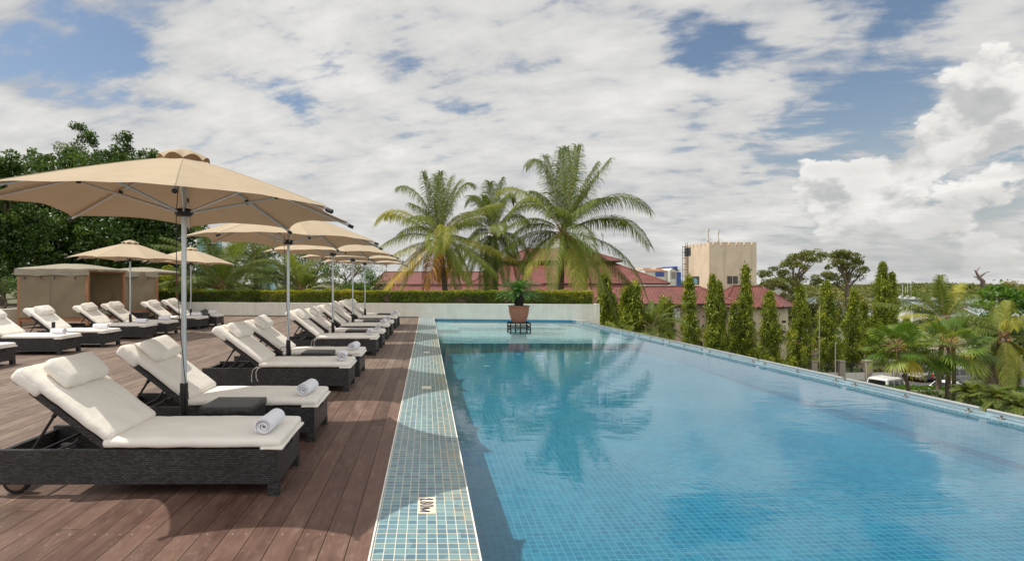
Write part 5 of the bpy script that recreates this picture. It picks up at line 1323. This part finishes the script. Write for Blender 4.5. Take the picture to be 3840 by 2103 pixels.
# tower
t = thing('tower', 'square tan rendered tower with a notched parapet and a ladder', 'tower', (0, 0, 0))
x0, x1, y0, y1 = 38.1, 44.5, 72.0, 79.0; zt = 6.9
b = MB(); b.box(x0, x1, y0, y1, GZ, zt - .62); b.build('wall', M['tan'], t)
b = MB(); nb = 6; g = .09
st = [x0 + .54 + 1.04 * i for i in range(6)]; xs_ = [x0] + st + [x1]
for i in range(len(xs_) - 1): b.box(xs_[i] + (g if i else 0), xs_[i + 1] - (g if i < len(xs_) - 2 else 0), y0, y0 + .3, zt - .62, zt)
ys_ = [y0 + .302] + [y0 + 1.05 * (i + 1) for i in range(5)] + [y1 - 1.2]
for i in range(len(ys_) - 1): b.box(x0, x0 + .3, ys_[i] + (g if i else 0), ys_[i + 1] - g, zt - .62, zt - .02)
b.box(x1 - .3, x1, y0 + .302, y1, zt - .62, zt); b.box(x0 + .0, x1 - .302, y1 - .3, y1, zt - .62, zt - .05)
b.build('parapet', M['tan'], t)
def louvre(xa, xb, za, zb, Y, par, side=None):
    b = MB()
    if side is None:
        b.box(xa, xb, Y - .03, Y - .01, za, zb); o = b.build('window', M['darkwin'], par); b = MB()
        b.box(xa - .06, xb + .06, Y - .08, Y - .002, za - .06, za - .001); b.box(xa - .06, xb + .06, Y - .08, Y - .002, zb, zb + .05); b.box((xa + xb) / 2 - .03, (xa + xb) / 2 + .03, Y - .07, Y - .03, za, zb)
        b.build('frame', M['tan'], o); b = MB(); n = 9
        for i in range(n): z = za + (i + .2) * (zb - za) / n; b.box(xa, xb, Y - .06, Y - .031, z, z + .06)
        b.build('slats', M['louvre'], o)
    else:
        b.box(Y - .03, Y - .01, xa, xb, za, zb); o = b.build('window', M['darkwin'], par); b = MB()
        for i in range(9): z = za + (i + .2) * (zb - za) / 9; b.box(Y - .06, Y - .031, xa, xb, z, z + .06)
        b.build('slats', M['louvre'], o)
louvre(X(2727, 72), X(2766, 72), Z(1064, 72), Z(1035, 72), 72, t)
louvre(74.6, 76.6, Z(1066, 75.5), Z(1036, 75.5), x0, t, 'x')
b = MB(); yl = 78.0
for yy in (yl - .28, yl + .28): b.tube([(x0 - .12, yy, .3), (x0 - .12, yy, zt + .35)], .035, 5)
for i in range(26): b.tube([(x0 - .12, yl - .28, .5 + i * .25), (x0 - .12, yl + .28, .5 + i * .25)], .022, 4)
lo = b.build('ladder', M['iron'], t)
b = MB()
for i in range(7):
    z = 1.6 + i * .85; b.tube([(x0 - .12 - .62 * math.sin(a), yl - .38 * math.cos(a), z) for a in [PI * q / 8 for q in range(9)]], .025, 4)
for q in (2, 4, 6): a = PI * q / 8; b.tube([(x0 - .12 - .62 * math.sin(a), yl - .38 * math.cos(a), 1.6), (x0 - .12 - .62 * math.sin(a), yl - .38 * math.cos(a), 6.7)], .018, 4)
b.build('cage', M['iron'], lo)
b = MB(); b.box(x0 - .002 - .01, x0 - .002, 77.0, 78.9, 5.3, 6.5); b.build('roof_door', M['darkwin'], t)
for i, (px, pt, lb) in enumerate([(2656, 862, 'left aerial'), (2694, 868, 'right aerial')]):
    tt = thing('aerial_mast', 'thin aerial mast with small boxes on the tower roof, %s' % lb, 'aerial', (X(px, 75), 75, zt - .3), group='aerials on the tower roof'); h = Z(pt, 75) - zt + .3
    b = MB(); b.tube([(0, 0, -.3), (0, 0, h)], .05, 6); b.tube([(-.25, 0, 0), (0, 0, 1.1)], .025, 4); b.tube([(.25, 0, 0), (0, 0, 1.1)], .025, 4); b.build('pole', M['concrete'], tt)
    b = MB(); b.cbox((0, 0, h), (.32, .3, .42)); b.cbox((0, 0, h * .4), (.4, .3, .3)); b.build('equipment_box', M['white'], tt)
b = MB()
for i in range(5): b.rbox((i * .55, .2 * (i % 2), .0), (.5, .5, .42), .18, seg=(2, 2, 2))
b.box(-.3, 2.6, -.3, .5, -.5, -.18)
o = b.build('water_tanks', M['white'], label='row of small white tanks on the tower roof', cat='tank'); o.location = (X(2680, 75), 75, zt + .05)
# right wing
t = thing('angled_building', 'tan building wing with a hipped red roof below the tower', 'building', (0, 0, 0))
b = MB(); b.prism([(37.7, 68), (44.6, 68), (47.6, 70.3), (47.6, 76), (37.7, 76)], GZ, -1.75); b.build('wall', M['tan'], t)
E0, E1 = (37.2, 67.2, -1.62), (44.9, 67.2, -1.62); E2, E3 = (48.4, 69.9, -1.62), (48.4, 76.6, -1.62); K0, K1 = (41.1, 71.6, .98), (44.9, 71.4, .92)
o = roof('roof', [(E0, E1, K1, K0), (E1, E2, K1), (E2, E3, K1), (E3, (37.2, 76.6, -1.62), K0, K1), ((37.2, 76.6, -1.62), E0, K0)], t, fascia=[(E0, E1), (E1, E2), (E2, E3)])
ridge_caps(o, [(E0, K0), (E1, K1), (E2, K1), (K0, K1)])
for i, (px, py) in enumerate([(2934, 1205), (2934, 1243)]):
    b = MB(); b.cbox((X(px, 69.0) + .2, 69.0, Z(py, 69.2)), (.26, .4, .26)); b.build('vent_hole', M['darkwin'], t)
for (px, pa, pb, Y, w) in ((2938, 1350, 1361, 69.2, .3), (2928, 1348, 1372, 68.3, .35)):
    b = MB(); b.cbox((X(px, Y) + .2, Y, (Z(pa, Y) + Z(pb, Y)) / 2), (w, .5, Z(pa, Y) - Z(pb, Y))); b.build('window', M['darkwin'], t)
# satellite dish
t = thing('satellite_dish', 'pale blue satellite dish on the red roof beside the tower', 'dish', (X(2604, 70), 70, .9))
dm = Matrix.Translation((0, 0, .72)) @ Matrix.Rotation(R(75), 4, 'X') @ Matrix.Rotation(R(12), 4, 'Y')
b = MB(); b.lathe([(0, 0), (.2, .015), (.36, .06), (.40, .09), (.40, .10), (.36, .075), (.0, .02)], 28, dm); b.build('reflector', M['skyglass'], t)
b = MB(); b.tube([(0, .1, 0), (0, .1, .7)], .04, 6); b.tube([(0, 0, .45), (0, -.5, .62)], .02, 5); b.cbox((0, -.5, .66), (.1, .1, .12)); b.build('mount', M['fascia'], t)
# tiered roof building
t = thing('tiered_roof_building', 'building with three stacked red tiled roofs behind the tallest palm', 'building', (0, 0, 0))
xc = 20.0
b = MB(); b.box(xc - 12.5, xc + 9.9, 76, 94, GZ, 1.5); b.build('wall', M['pink'], t)
b = MB(); b.box(xc - 7.7, xc + 7.7, 80.5, 90, 1.5, 4.9); b.build('upper_wall', M['fascia'], t)
frustum(t, xc - 14, xc + 14.0, 74.5, 96, 1.36, 4.55, 6.2, 'lower_roof')
frustum(t, xc - 9.0, xc + 9.2, 79.6, 91, 4.72, 6.95, 5.2, 'upper_roof')
louvre(X(2321, 76), X(2338, 76), Z(1076, 76), Z(1071, 76), 76, t)
b = MB(); b.tube([(X(2261, 85), 85, 6.5), (X(2261, 85), 85, 9.3)], .05, 5); b.tube([(X(2261, 85) - .2, 85, 8.8), (X(2261, 85) - .2, 85, 9.4)], .03, 4); b.build('aerial', M['iron'], t)
# low long red roofs behind the left palms
t = thing('low_building', 'low building with two long red roofs behind the left coconut palm', 'building', (0, 0, 0))
b = MB(); b.box(-7, 15.6, 66.5, 86, GZ, .4); b.build('wall', M['fascia'], t)
hip(t, -7.6, 16.2, 74, 88, 1.25, 3.05, inx=1.2, name='upper_roof'); hip(t, -7.4, 16.0, 62.5, 73.9, -1.6, 1.0, inx=.8, name='lower_roof')
t = thing('house', 'orange roofed house behind the left and middle palms', 'house', (0, 0, 0))
b = MB(); b.box(X(1585, 110), X(1770, 110), 106, 114, GZ, 2.8); b.build('wall', M['white'], t); hip(t, X(1580, 110), X(1775, 110), 105, 115, 2.8, 4.5, mat='orange_roof', inx=4)
t = thing('house', 'orange roof glimpsed right of the middle palm', 'house', (0, 0, 0))
b = MB(); b.box(X(1900, 112), X(2010, 112), 108, 116, GZ, 2.6); b.build('wall', M['white'], t); hip(t, X(1890, 112), X(2020, 112), 107, 117, 2.6, 4.4, mat='orange_roof', inx=3)
# far office building with blue glass
t = thing('office_building', 'white office block with blue glass and a red roof edge left of the tower', 'building', (0, 0, 0))
Y = 170; xx = lambda p: X(p, Y); zz = lambda p: Z(p, Y)
b = MB(); b.box(xx(2420), xx(2501), Y, Y + 14, GZ, zz(1016)); b.prism([(xx(2501.2), GZ), (xx(2541), GZ), (xx(2541), zz(1022)), (xx(2510), zz(1006)), (xx(2501.2), zz(1014))], Y - 2, Y + 10, 'y'); b.build('wall', M['white'], t)
b = MB(); b.add([(xx(2418), Y - .5, zz(1016)), (xx(2502), Y - .5, zz(1016)), (xx(2510), Y + 6, zz(1006)), (xx(2426), Y + 6, zz(1008))], [(0, 1, 2, 3)]); b.add([(xx(2510), Y - 2.4, zz(1005)), (xx(2541), Y - 2.4, zz(1016)), (xx(2541), Y + 9, zz(1015)), (xx(2510), Y + 9, zz(1003))], [(0, 1, 2, 3)]); b.build('roof', M['orange_roof'], t)
b = MB(); b.box(xx(2458), xx(2490), Y - .2, Y - .05, zz(1036), zz(1020)); b.box(xx(2526), xx(2541.5), Y - 2.2, Y - 2.05, GZ, zz(1021)); b.build('window', M['blueglass'], t)
b = MB()
for i in range(5): b.box(xx(2505.5 + i * 3.6), xx(2507 + i * 3.6), Y - 2.2, Y - 2.05, zz(1045), zz(1019))
b.build('window', M['concrete'], t)
b = MB(); b.box(xx(2515), xx(2541), Y + 11, Y + 18, 0, zz(1000)); b.box(xx(2430), xx(2460), Y + 4, Y + 12, zz(1010), zz(1003)); b.build('roof_house', M['tan'], t)
b = MB(); b.box(xx(2541.2), xx(2552), Y + 2, Y + 12, GZ, zz(998)); b.build('glass_stair_tower', M['blueglass'], t)
b = MB(); b.box(xx(2487), xx(2560), 118, 119, 0, .0 + Z(1062, 118)); b.box(xx(2480), xx(2540), 118, 119, GZ, -.01)
b.build('parapet_wall', M['white'], label='white parapet strip between the red roofs and the tower', cat='wall')
# glass blocks left
for (a, b_, pt, Y, lb) in ((738, 786, 870, 130, 'pale blue glass high rise seen between the palm fronds left of the second parasol'), (958, 1006, 982, 150, 'lower pale blue glass block seen behind the low palms')):
    t = thing('glass_building', lb, 'building', (0, 0, 0))
    b = MB(); b.box(X(a, Y), X(b_, Y), Y, Y + 8, GZ, Z(pt, Y)); b.build('facade', M['skyglass'], t)
    b = MB()
    for i in range(6): x = X(a, Y) + (X(b_, Y) - X(a, Y)) * i / 5; b.box(x - .05, x + .05, Y - .1, Y - .005, GZ, Z(pt, Y))
    for i in range(14): z = Z(pt, Y) - i * 1.3; b.box(X(a, Y) - .02, X(b_, Y) + .02, Y - .09, Y - .006, z - .04, z + .04)
    b.build('mullions', M['concrete'], t)
t = thing('kiosk', 'white and blue building glimpsed behind the right hand coconut palm', 'building', (0, 0, 0)); Y = 112
b = MB(); b.box(X(3424, Y), X(3560, Y), Y, Y + 10, GZ, Z(1160, Y)); b.build('wall', M['white'], t)
b = MB(); b.box(X(3423, Y), X(3561, Y), Y - .1, Y - .01, Z(1174, Y), Z(1166, Y)); b.box(X(3423, Y), X(3561, Y), Y - .1, Y - .01, Z(1258, Y), Z(1252, Y)); b.build('stripe', M['bluepaint'], t)
b = MB()
for i in range(7): x = X(3428, Y) + i * 1.1; b.box(x, x + .7, Y - .06, Y - .01, Z(1244, Y), Z(1225, Y))
b.build('window', M['darkwin'], t)
t = thing('small_house', 'small tiled gatehouse right of the angled building, behind the slim trees', 'house', (0, 0, 0)); Y = 78
b = MB(); b.box(X(3020, Y), X(3058, Y), Y, Y + 3, GZ, Z(1298, Y)); b.build('wall', M['pink'], t); hip(t, X(3014, Y), X(3064, Y), Y - .4, Y + 3.4, Z(1298, Y), Z(1280, Y), inx=1.2, mat='orange_roof')
b = MB(); b.box(X(3030, Y), X(3040, Y), Y - .05, Y - .01, GZ, Z(1305, Y)); b.build('door', M['darkwin'], t)

# ------------------------------------------------------------------ fence, poles, cars, person
pl = [3048, 3152, 3252.6, 3355, 3456]
for i, px in enumerate(pl):
    Y = 59 + .0 * i; gz = GZ
    t = thing('fence_pillar', 'concrete fence pillar, %s of the row above the parked white car' % ['first', 'second', 'third', 'fourth', 'last'][i], 'pillar', (X(px, Y), Y, gz), group='concrete pillars of the iron fence')
    b = MB(); b.box(-.30, .30, -.3, .3, 0, 2.05 if i < 4 else 1.9); b.build('shaft', M['concrete'], t); b = MB(); b.box(-.36, .36, -.36, .36, 2.05 if i < 4 else 1.9, 2.17 if i < 4 else 2.02); b.build('cap', M['concrete'], t)
for i in range(4):
    Y = 59; xa, xb = X(pl[i], Y) + .32, X(pl[i + 1], Y) - .32; z0 = .82
    t = thing('iron_fence', 'black iron railing panel on a pale wall, %s from the left' % ['first', 'second', 'third', 'fourth'][i], 'fence', ((xa + xb) / 2, Y, GZ), group='iron railing panels'); L = (xb - xa) / 2
    b = MB(); b.box(-L, L, -.1, .1, 0, z0); b.build('plinth', M['wall'], t)
    b = MB(); n = 17
    for k in range(n): x = -L + (k + .5) * 2 * L / n; b.box(x - .02, x + .02, -.02, .02, z0, 1.92)
    b.box(-L, L, -.022, .022, z0 + .12, z0 + .16); b.box(-L, L, -.022, .022, 1.74, 1.78); b.build('bars', M['iron'], t)
for (px, pa, pb, Y, r, lb) in ((3073, 1150, 1400, 61, .05, 'thin white lamp pole between the last two slim trees'), (3133, 1285, 1405, 57, .05, 'short grey pole just left of the second fence pillar'), (3427, 1140, 1290, 100, .09, 'thin pole beside the blue and white building')):
    b = MB(); b.tube([(0, 0, 0), (0, 0, Z(pa, Y) - GZ)], r, 7); b.tube([(0, 0, Z(pa, Y) - GZ - .02), (.2, 0, Z(pa, Y) - GZ + .02)], r * .8, 6)
    o = b.build('pole', M['concrete'], label=lb, cat='pole'); o.location = (X(px, Y), Y, GZ)
for i, px in enumerate([3162, 3220, 3248, 3259, 3292]):
    Y = 103; b = MB(); b.tube([(0, 0, 0), (0, 0, 1.7), (-.25, 0, 2.0)], .1, 6)
    o = b.build('fence_post', M['concrete'], label='pale bent-topped concrete post of the wire fence by the road, %s from the left' % ['first', 'second', 'third', 'fourth', 'fifth'][i], cat='post', group='bent topped posts of the wire fence'); o.location = (X(px, Y), Y, GZ)
b = MB()
for px in ((3128, 1270, 3168, 1330),):
    b.cbox((0, 0, .9), (1.1, .4, 1.8))
o = b.build('planter_wall', M['pink'], label='low pinkish wall block behind the fence beside the third pillar', cat='wall'); o.location = (X(3225, 68), 68, GZ)
for i, (px, Y, m, w) in enumerate([(3262, 62, 'bluepaint', .7), (3284, 62, 'terra', .4), (3302, 62.5, 'terra', .3), (3240, 62.5, 'bluepaint', .6)]):
    b = MB(); b.lathe([(0, 0), (w * .35, 0), (w * .5, .6), (w * .55, .62), (w * .45, .62), (0, .55)], 14)
    o = b.build('plant_tub', M[m], label='%s behind the iron railing, %s' % (['blue tub', 'orange clay pot', 'small clay pot', 'blue tub'][i], ['just right of the third pillar', 'right of the blue tub', 'rightmost of the pots', 'left of the third pillar'][i]), cat='tub'); o.location = (X(px, Y), Y, GZ + .06)

def car(name, label, x, y, rz, paint, kind, spare=False, cat='car'):
    L, Wd, Hh = {'suv': (4.7, 1.88, 1.85), 'sedan': (4.4, 1.7, 1.42), 'wagon': (4.5, 1.75, 1.6)}[kind]
    t = thing(name, label, cat, (x, y, GZ + .05), rz, 'cars parked beyond the hedge')
    bl = .92 if kind == 'suv' else .80; hz = .28
    if kind == 'suv': side = [(-L / 2, .45), (-L / 2, bl + .05), (-L / 2 + .05, bl + .12), (L / 2 - 1.35, bl + .06), (L / 2 - .15, bl - .02), (L / 2, bl - .2), (L / 2, .4), (L / 2 - .2, hz), (-L / 2 + .2, hz)]
    else: side = [(-L / 2, .5), (-L / 2 + .03, bl), (-L / 2 + .5, bl + .1), (L / 2 - 1.2, bl + .04), (L / 2 - .2, bl - .12), (L / 2, bl - .25), (L / 2, .35), (L / 2 - .2, hz), (-L / 2 + .2, hz)]
    def loft(prof, w0, w1, zlo, zhi):
        b = MB(); n = len(prof); secs = []
        for k, (yy, sc) in enumerate([(-1, .96), (-.93, 1), (.93, 1), (1, .96)]):
            vs = []
            for (u, v) in prof:
                f = max(0, min(1, (v - zlo) / (zhi - zlo))); w = w0 + (w1 - w0) * f
                cz = (zlo + zhi) / 2
                vs.append((u * (sc * .5 + .5), yy * w, cz + (v - cz) * sc))
            secs.append(vs)
        vs = [p for s_ in secs for p in s_]
        fs = [(k * n + i, k * n + (i + 1) % n, (k + 1) * n + (i + 1) % n, (k + 1) * n + i) for k in range(3) for i in range(n)]
        fs += [tuple(range(n))[::-1], tuple(3 * n + i for i in range(n))]
        b.add(vs, fs, False); return b
    loft(side, Wd / 2, Wd / 2 * .97, hz, bl + .1).build('body', M[paint], t)
    if kind == 'suv': cab = [(-L / 2 + .04, bl + .08), (-L / 2 + .22, Hh - .06), (-L / 2 + .5, Hh), (L / 2 - 2.2, Hh - .01), (L / 2 - 2.0, Hh - .06), (L / 2 - 1.35, bl + .05)]
    elif kind == 'wagon': cab = [(-L / 2 + .08, bl + .05), (-L / 2 + .45, Hh - .05), (-L / 2 + .8, Hh), (L / 2 - 2.2, Hh - .02), (L / 2 - 1.95, Hh - .08), (L / 2 - 1.15, bl + .03)]
    else: cab = [(-L / 2 + .55, bl + .08), (-L / 2 + 1.15, Hh - .04), (-L / 2 + 1.5, Hh), (L / 2 - 2.2, Hh - .01), (L / 2 - 2.0, Hh - .05), (L / 2 - 1.1, bl + .02)]
    loft(cab, Wd / 2 * .95, Wd / 2 * .78, bl, Hh).build('cabin', M[paint], t)
    # side windows stand just proud of the cabin sides
    zb, ztp = bl + .14, Hh - .15
    x_l = cab[0][0] + (.22 if kind == 'suv' else .5); x_r = L / 2 - 1.65
    cuts = [x_l + (x_r - x_l) * f for f in (0, .36, .69, 1)]
    for s in (-1, 1):
        for i in range(3):
            a0, a1 = cuts[i] + .05, cuts[i + 1] - .05
            def wy(z): return s * (Wd / 2 * .95 + (Wd / 2 * .78 - Wd / 2 * .95) * (z - bl) / (Hh - bl) + .012)
            sl_ = -.34 if i == 2 else 0; sk = .14 if (i == 0) else 0
            b = MB(); b.add([(a0, wy(zb), zb), (a1, wy(zb), zb), (a1 + sl_ * .8, wy(ztp), ztp), (a0 + sk, wy(ztp), ztp)], [(0, 1, 2, 3) if s < 0 else (3, 2, 1, 0)]); b.build('window', M['carglass'], t)
    for (p, q, nm) in ((cab[-1], cab[-2], 'windscreen'), (cab[0], cab[1], 'rear_window')):
        d = Vector((q[0] - p[0], 0, q[1] - p[1])); n_ = Vector((d.z, 0, -d.x)).normalized() * (.012 if nm == 'windscreen' else -.012)
        a = Vector((p[0], 0, p[1])) + d * .12 + n_; c = Vector((p[0], 0, p[1])) + d * .88 + n_
        b = MB(); b.add([(a.x, -Wd * .40, a.z), (a.x, Wd * .40, a.z), (c.x, Wd * .35, c.z), (c.x, -Wd * .35, c.z)], [(0, 1, 2, 3)]); b.build(nm, M['carglass'], t)
    r = .36 if kind == 'suv' else .31
    for sx in (-L / 2 + .85, L / 2 - .85):
        for s in (-1, 1):
            wm = Matrix.Translation((sx, s * (Wd / 2 - .1), r)) @ Matrix.Rotation(R(90), 4, 'X')
            b = MB(); b.lathe([(0, -.12), (r * .7, -.12), (r, -.10), (r, .10), (r * .7, .12), (0, .12)], 24, wm); wh = b.build('wheel', M['rubber'], t)
            b = MB(); b.lathe([(0, -.128), (r * .6, -.126), (r * .62, -.12)], 16, wm); b.lathe([(r * .62, .12), (r * .6, .126), (0, .128)], 16, wm); b.build('rim', M['alu'], wh)
    for s in (-1, 1):
        b = MB(); b.cbox((L / 2 - .02, s * (Wd / 2 - .28), bl - .24), (.08, .36, .18)); b.build('headlight', M['lens'], t)
        b = MB(); b.cbox((-L / 2 + .0, s * (Wd / 2 - .16), bl - .10), (.06, .18, .34)); b.build('tail_light', M['redlens'], t)
        b = MB(); b.cbox((L / 2 - 1.55, s * (Wd / 2 + .08), bl + .12), (.12, .2, .16)); b.build('mirror', M[paint], t)
    b = MB(); b.box(-L / 2 - .06, -L / 2 + .1, -Wd / 2 + .04, Wd / 2 - .04, .38, .58); b.build('bumper', M['black'] if kind != 'sedan' else M[paint], t); b = MB(); b.box(L / 2 - .1, L / 2 + .06, -Wd / 2 + .04, Wd / 2 - .04, .36, .56); b.build('bumper', M['black'] if kind != 'sedan' else M[paint], t)
    if kind == 'suv':
        b = MB()
        for s in (-1, 1): b.tube([(-L / 2 + .5, s * .6, Hh + .05), (L / 2 - 2.3, s * .6, Hh + .04)], .025, 6)
        b.build('roof_rail', M[paint], t)
    if spare:
        wm = Matrix.Translation((-L / 2 - .14, .1, 1.0)) @ Matrix.Rotation(R(90), 4, 'Y')
        b = MB(); b.lathe([(0, -.12), (.30, -.12), (.38, -.08), (.38, .08), (.30, .12), (0, .12)], 24, wm); b.build('spare_wheel', M['rubber'], t)
    return t
car('parked_car', 'white off-road car with dark windows, nearest of the parked cars, under the left fan palm', X(3352, 50), 50.4, R(24), 'carwhite', 'suv', spare=False)
tx = car('parked_car', 'white taxi sedan with a yellow roof sign, behind the trunks of the right fan palm', X(3572, 50.5), 50.5, R(8), 'carwhite', 'sedan')
b = MB(); b.rbox((.05, 0, 1.50), (.16, .5, .16), .05, seg=(2, 2, 1)); b.build('taxi_sign', M['yellow'], tx)
car('parked_car', 'silver estate car parked just right of the last fence pillar', X(3492, 58), 58.5, R(192), 'carsilver', 'wagon')
car('parked_car', 'silver off-road car with a spare wheel on its back door, behind the taxi', X(3612, 56), 56.5, R(12), 'carsilver', 'suv', True)
car('parked_car', 'small white car with red tail lights far behind the fence, right of a slim tree', X(3252, 76), 77, R(75), 'carwhite', 'wagon')

# person on the road, back turned, walking away
t = thing('person', 'person in a white shirt and dark trousers walking away on the pale road', 'person', (X(3226, 96), 96, GZ + .06))
def skinned(name, verts, edges, rad, mat, parent, lvl=2):
    me = bpy.data.meshes.new(name); me.from_pydata(verts, edges, []); o = bpy.data.objects.new(name, me); link(o, parent)
    md = o.modifiers.new('skin', 'SKIN'); md.use_smooth_shade = True
    for v, r_ in zip(me.skin_vertices[0].data, rad): v.radius = (r_, r_) if not isinstance(r_, tuple) else r_
    me.skin_vertices[0].data[0].use_root = True
    s = o.modifiers.new('sub', 'SUBSURF'); s.levels = lvl; s.render_levels = lvl; me.materials.append(mat); return o
V_ = [(0, 0, .95), (0, 0, 1.15), (0, 0, 1.38), (0, .01, 1.50), (0, .02, 1.62), (0, .02, 1.72), (.18, 0, 1.40), (.25, -.05, 1.15), (.24, .06, .93), (-.18, 0, 1.40), (-.25, .07, 1.15), (-.22, .16, .95), (.10, 0, .88), (.12, .12, .50), (.12, .0, .10), (.12, .12, .04), (-.10, 0, .88), (-.11, -.04, .50), (-.11, -.26, .16), (-.11, -.20, .05),
      (.25, .10, .85), (.23, .07, .84), (-.21, .20, .87), (-.23, .17, .86)]
E_ = [(0, 1), (1, 2), (2, 3), (3, 4), (4, 5), (2, 6), (6, 7), (7, 8), (2, 9), (9, 10), (10, 11), (0, 12), (12, 13), (13, 14), (14, 15), (0, 16), (16, 17), (17, 18), (18, 19), (8, 20), (8, 21), (11, 22), (11, 23)]
R_ = [(.15, .11), (.14, .10), (.17, .11), .055, .095, .07, .06, .045, .033, .06, .045, .033, .085, .06, .04, .04, .085, .06, .04, .04, .012, .012, .012, .012]
skinned('body', V_, E_, R_, M['skin'], t)
skinned('shirt', [(0, 0, .92), (0, 0, 1.15), (0, 0, 1.36), (.17, 0, 1.40), (.24, -.03, 1.20), (-.17, 0, 1.40), (-.24, .04, 1.20)], [(0, 1), (1, 2), (2, 3), (3, 4), (2, 5), (5, 6)], [(.18, .14), (.17, .13), (.19, .13), .08, .075, .08, .075], M['shirt'], t)
skinned('trousers', [(0, 0, .96), (.10, 0, .86), (.12, .12, .50), (.12, .08, .38), (-.10, 0, .86), (-.11, -.04, .50), (-.11, -.12, .38)], [(0, 1), (1, 2), (2, 3), (0, 4), (4, 5), (5, 6)], [(.17, .13), .11, .085, .08, .11, .085, .08], M['dark_cloth'], t)
b = MB(); b.rbox((0, .02, 1.76), (.21, .24, .12), .06, seg=(2, 2, 2)); b.box(-.08, .08, .12, .22, 1.72, 1.735); b.build('cap', M['dark_cloth'], t)

# ------------------------------------------------------------------ harbour: boats, sheds, far woodland
def boat(x, y, L, mast, label):
    t = thing('boat', label, 'boat', (x, y, -14.6), R(4), 'white boats moored in the harbour')
    b = MB()
    def hf(u, v):
        w = math.sin(PI * min(1, u * .9 + .12)) ** .6 * L * .13; a = (v - .5) * 2
        return ((u - .5) * L, a * w, 1.6 * (abs(a) ** 1.5) + .35 * (u - .5) ** 2 * 4 - .2)
    b.grid(hf, 14, 8); b.grid(lambda u, v: (hf(u, v)[0], hf(u, v)[1], hf(u, 1)[2] - .05), 14, 2); b.build('hull', M['white'], t)
    b = MB(); b.rbox((-.05 * L, 0, 2.2), (L * .4, L * .15, 1.4), .3, seg=(3, 2, 1)); b.box(-.2 * L, .1 * L, -L * .06, L * .06, 2.9, 3.6); b.build('cabin', M['white'], t)
    b = MB(); b.box(-.18 * L, .08 * L, -L * .062, -L * .061, 3.0, 3.35); b.build('window', M['carglass'], t)
    if mast: b = MB(); b.tube([(0, 0, 2), (0, 0, mast)], .18, 6); b.tube([(0, 0, 4), (-L * .3, 0, 3.6)], .1, 5); b.build('mast', M['white'], t)
for i, (px, Y, L, m) in enumerate([(3385, 480, 14, 15), (3396, 500, 22, 12), (3404, 470, 13, 17), (3416, 490, 16, 16), (3440, 460, 18, 0), (3365, 430, 12, 0), (3470, 450, 14, 0), (3510, 440, 14, 0)]):
    boat(X(px, Y), Y, L, m, ['leftmost moored boat with a thin mast', 'long white motor yacht with a rounded upper deck', 'white sailing boat with the tallest mast', 'white sailing boat right of the tallest mast', 'low white boat without a mast, right of the masts', 'small white boat just right of the broad slim tree', 'low white boat glimpsed between palm fronds', 'low white boat right behind the coconut palm top'][i])
rr = random.Random(5)
for i in range(14):
    px = 3300 + i * 22 + rr.uniform(-6, 6); Y = 235 + rr.uniform(-18, 30); w = rr.uniform(4, 8)
    lab = 'low waterside shed with a %s roof, number %s from the left along the shore' % (['white', 'rusty', 'grey'][i % 3], ['one', 'two', 'three', 'four', 'five', 'six', 'seven', 'eight', 'nine', 'ten', 'eleven', 'twelve', 'thirteen', 'fourteen'][i])
    t = thing('shed', lab, 'shed', (X(px, Y), Y, -15.4), group='low sheds along the harbour shore'); h = 3.4
    b = MB(); b.box(-w / 2, w / 2, -2.5, 2.5, 0, h); b.build('wall', M['white'], t)
    b = MB(); b.add([(-w / 2 - .3, -2.9, h), (w / 2 + .3, -2.9, h), (w / 2 + .3, 0, h + 1.1), (-w / 2 - .3, 0, h + 1.1), (-w / 2 - .3, 2.9, h), (w / 2 + .3, 2.9, h)], [(0, 1, 2, 3), (3, 2, 5, 4)]); b.build('roof', M[['white', 'sheetroof', 'concrete'][i % 3]], t)
# far woods
n = 5200
px = rng.uniform(2300, 4300, n); Yd = rng.uniform(560, 1000, n)
hill = 3.0 * np.sin(px * .004) + 2.5 * np.sin(px * .011 + 1) + rng.normal(0, 1.0, n)
cc = np.stack([(px - 1601) / F * Yd, Yd, -14 + (Yd - 560) * .018 + 1.5 + hill * (Yd - 560) / 440 * .5], 1)
P, idx, v = clumps(cc, 4.5 * rng.uniform(.6, 1.3, n), 16, .7)
ct = rng.normal(0, .16, n)
fw = leaves('far_woodland', P, 2.6, M['rain'], None, .42 + ct[idx] + rng.normal(0, .06, len(P)), flat=1.5, aspect=.8)
fw['kind'] = 'stuff'
n = 900; xg = rng.uniform(60, 330, n); yg = rng.uniform(140, 215, n)
cc = np.stack([xg, yg, np.array([ground_z(a, b_) for a, b_ in zip(xg, yg)]) + 1.2], 1); P, idx, v = clumps(cc, 2.2 * rng.uniform(.5, 1.3, n), 26, .8)
fw = leaves('shore_scrub', P, .8, M['rain'], None, .5 + rng.normal(0, .15, n)[idx] + rng.normal(0, .08, len(P)), flat=1.2, aspect=.7); fw['kind'] = 'stuff'
for i, (px, Y) in enumerate([(3208, 880), (3222, 860), (3380, 820), (3387, 830), (3420, 850), (3438, 840), (3640, 700), (3500, 900)]):
    z = Z([1080, 1080, 1072, 1070, 1074, 1070, 1072, 1078][i], Y)
    palm('coconut_palm', 'tiny palm silhouette on the far horizon, %s from the left' % ['first', 'second', 'third', 'fourth', 'fifth', 'sixth', 'last', 'seventh'][i], (X(px, Y), Y, z), -13, random_fronds(12, 5.5, -.5, 1.2, (.1, .2), i, .4), .4, nl=10, ll=2.0, wd=.9, trunk=True, husk=False, rr=.2, group='palms on the far horizon')
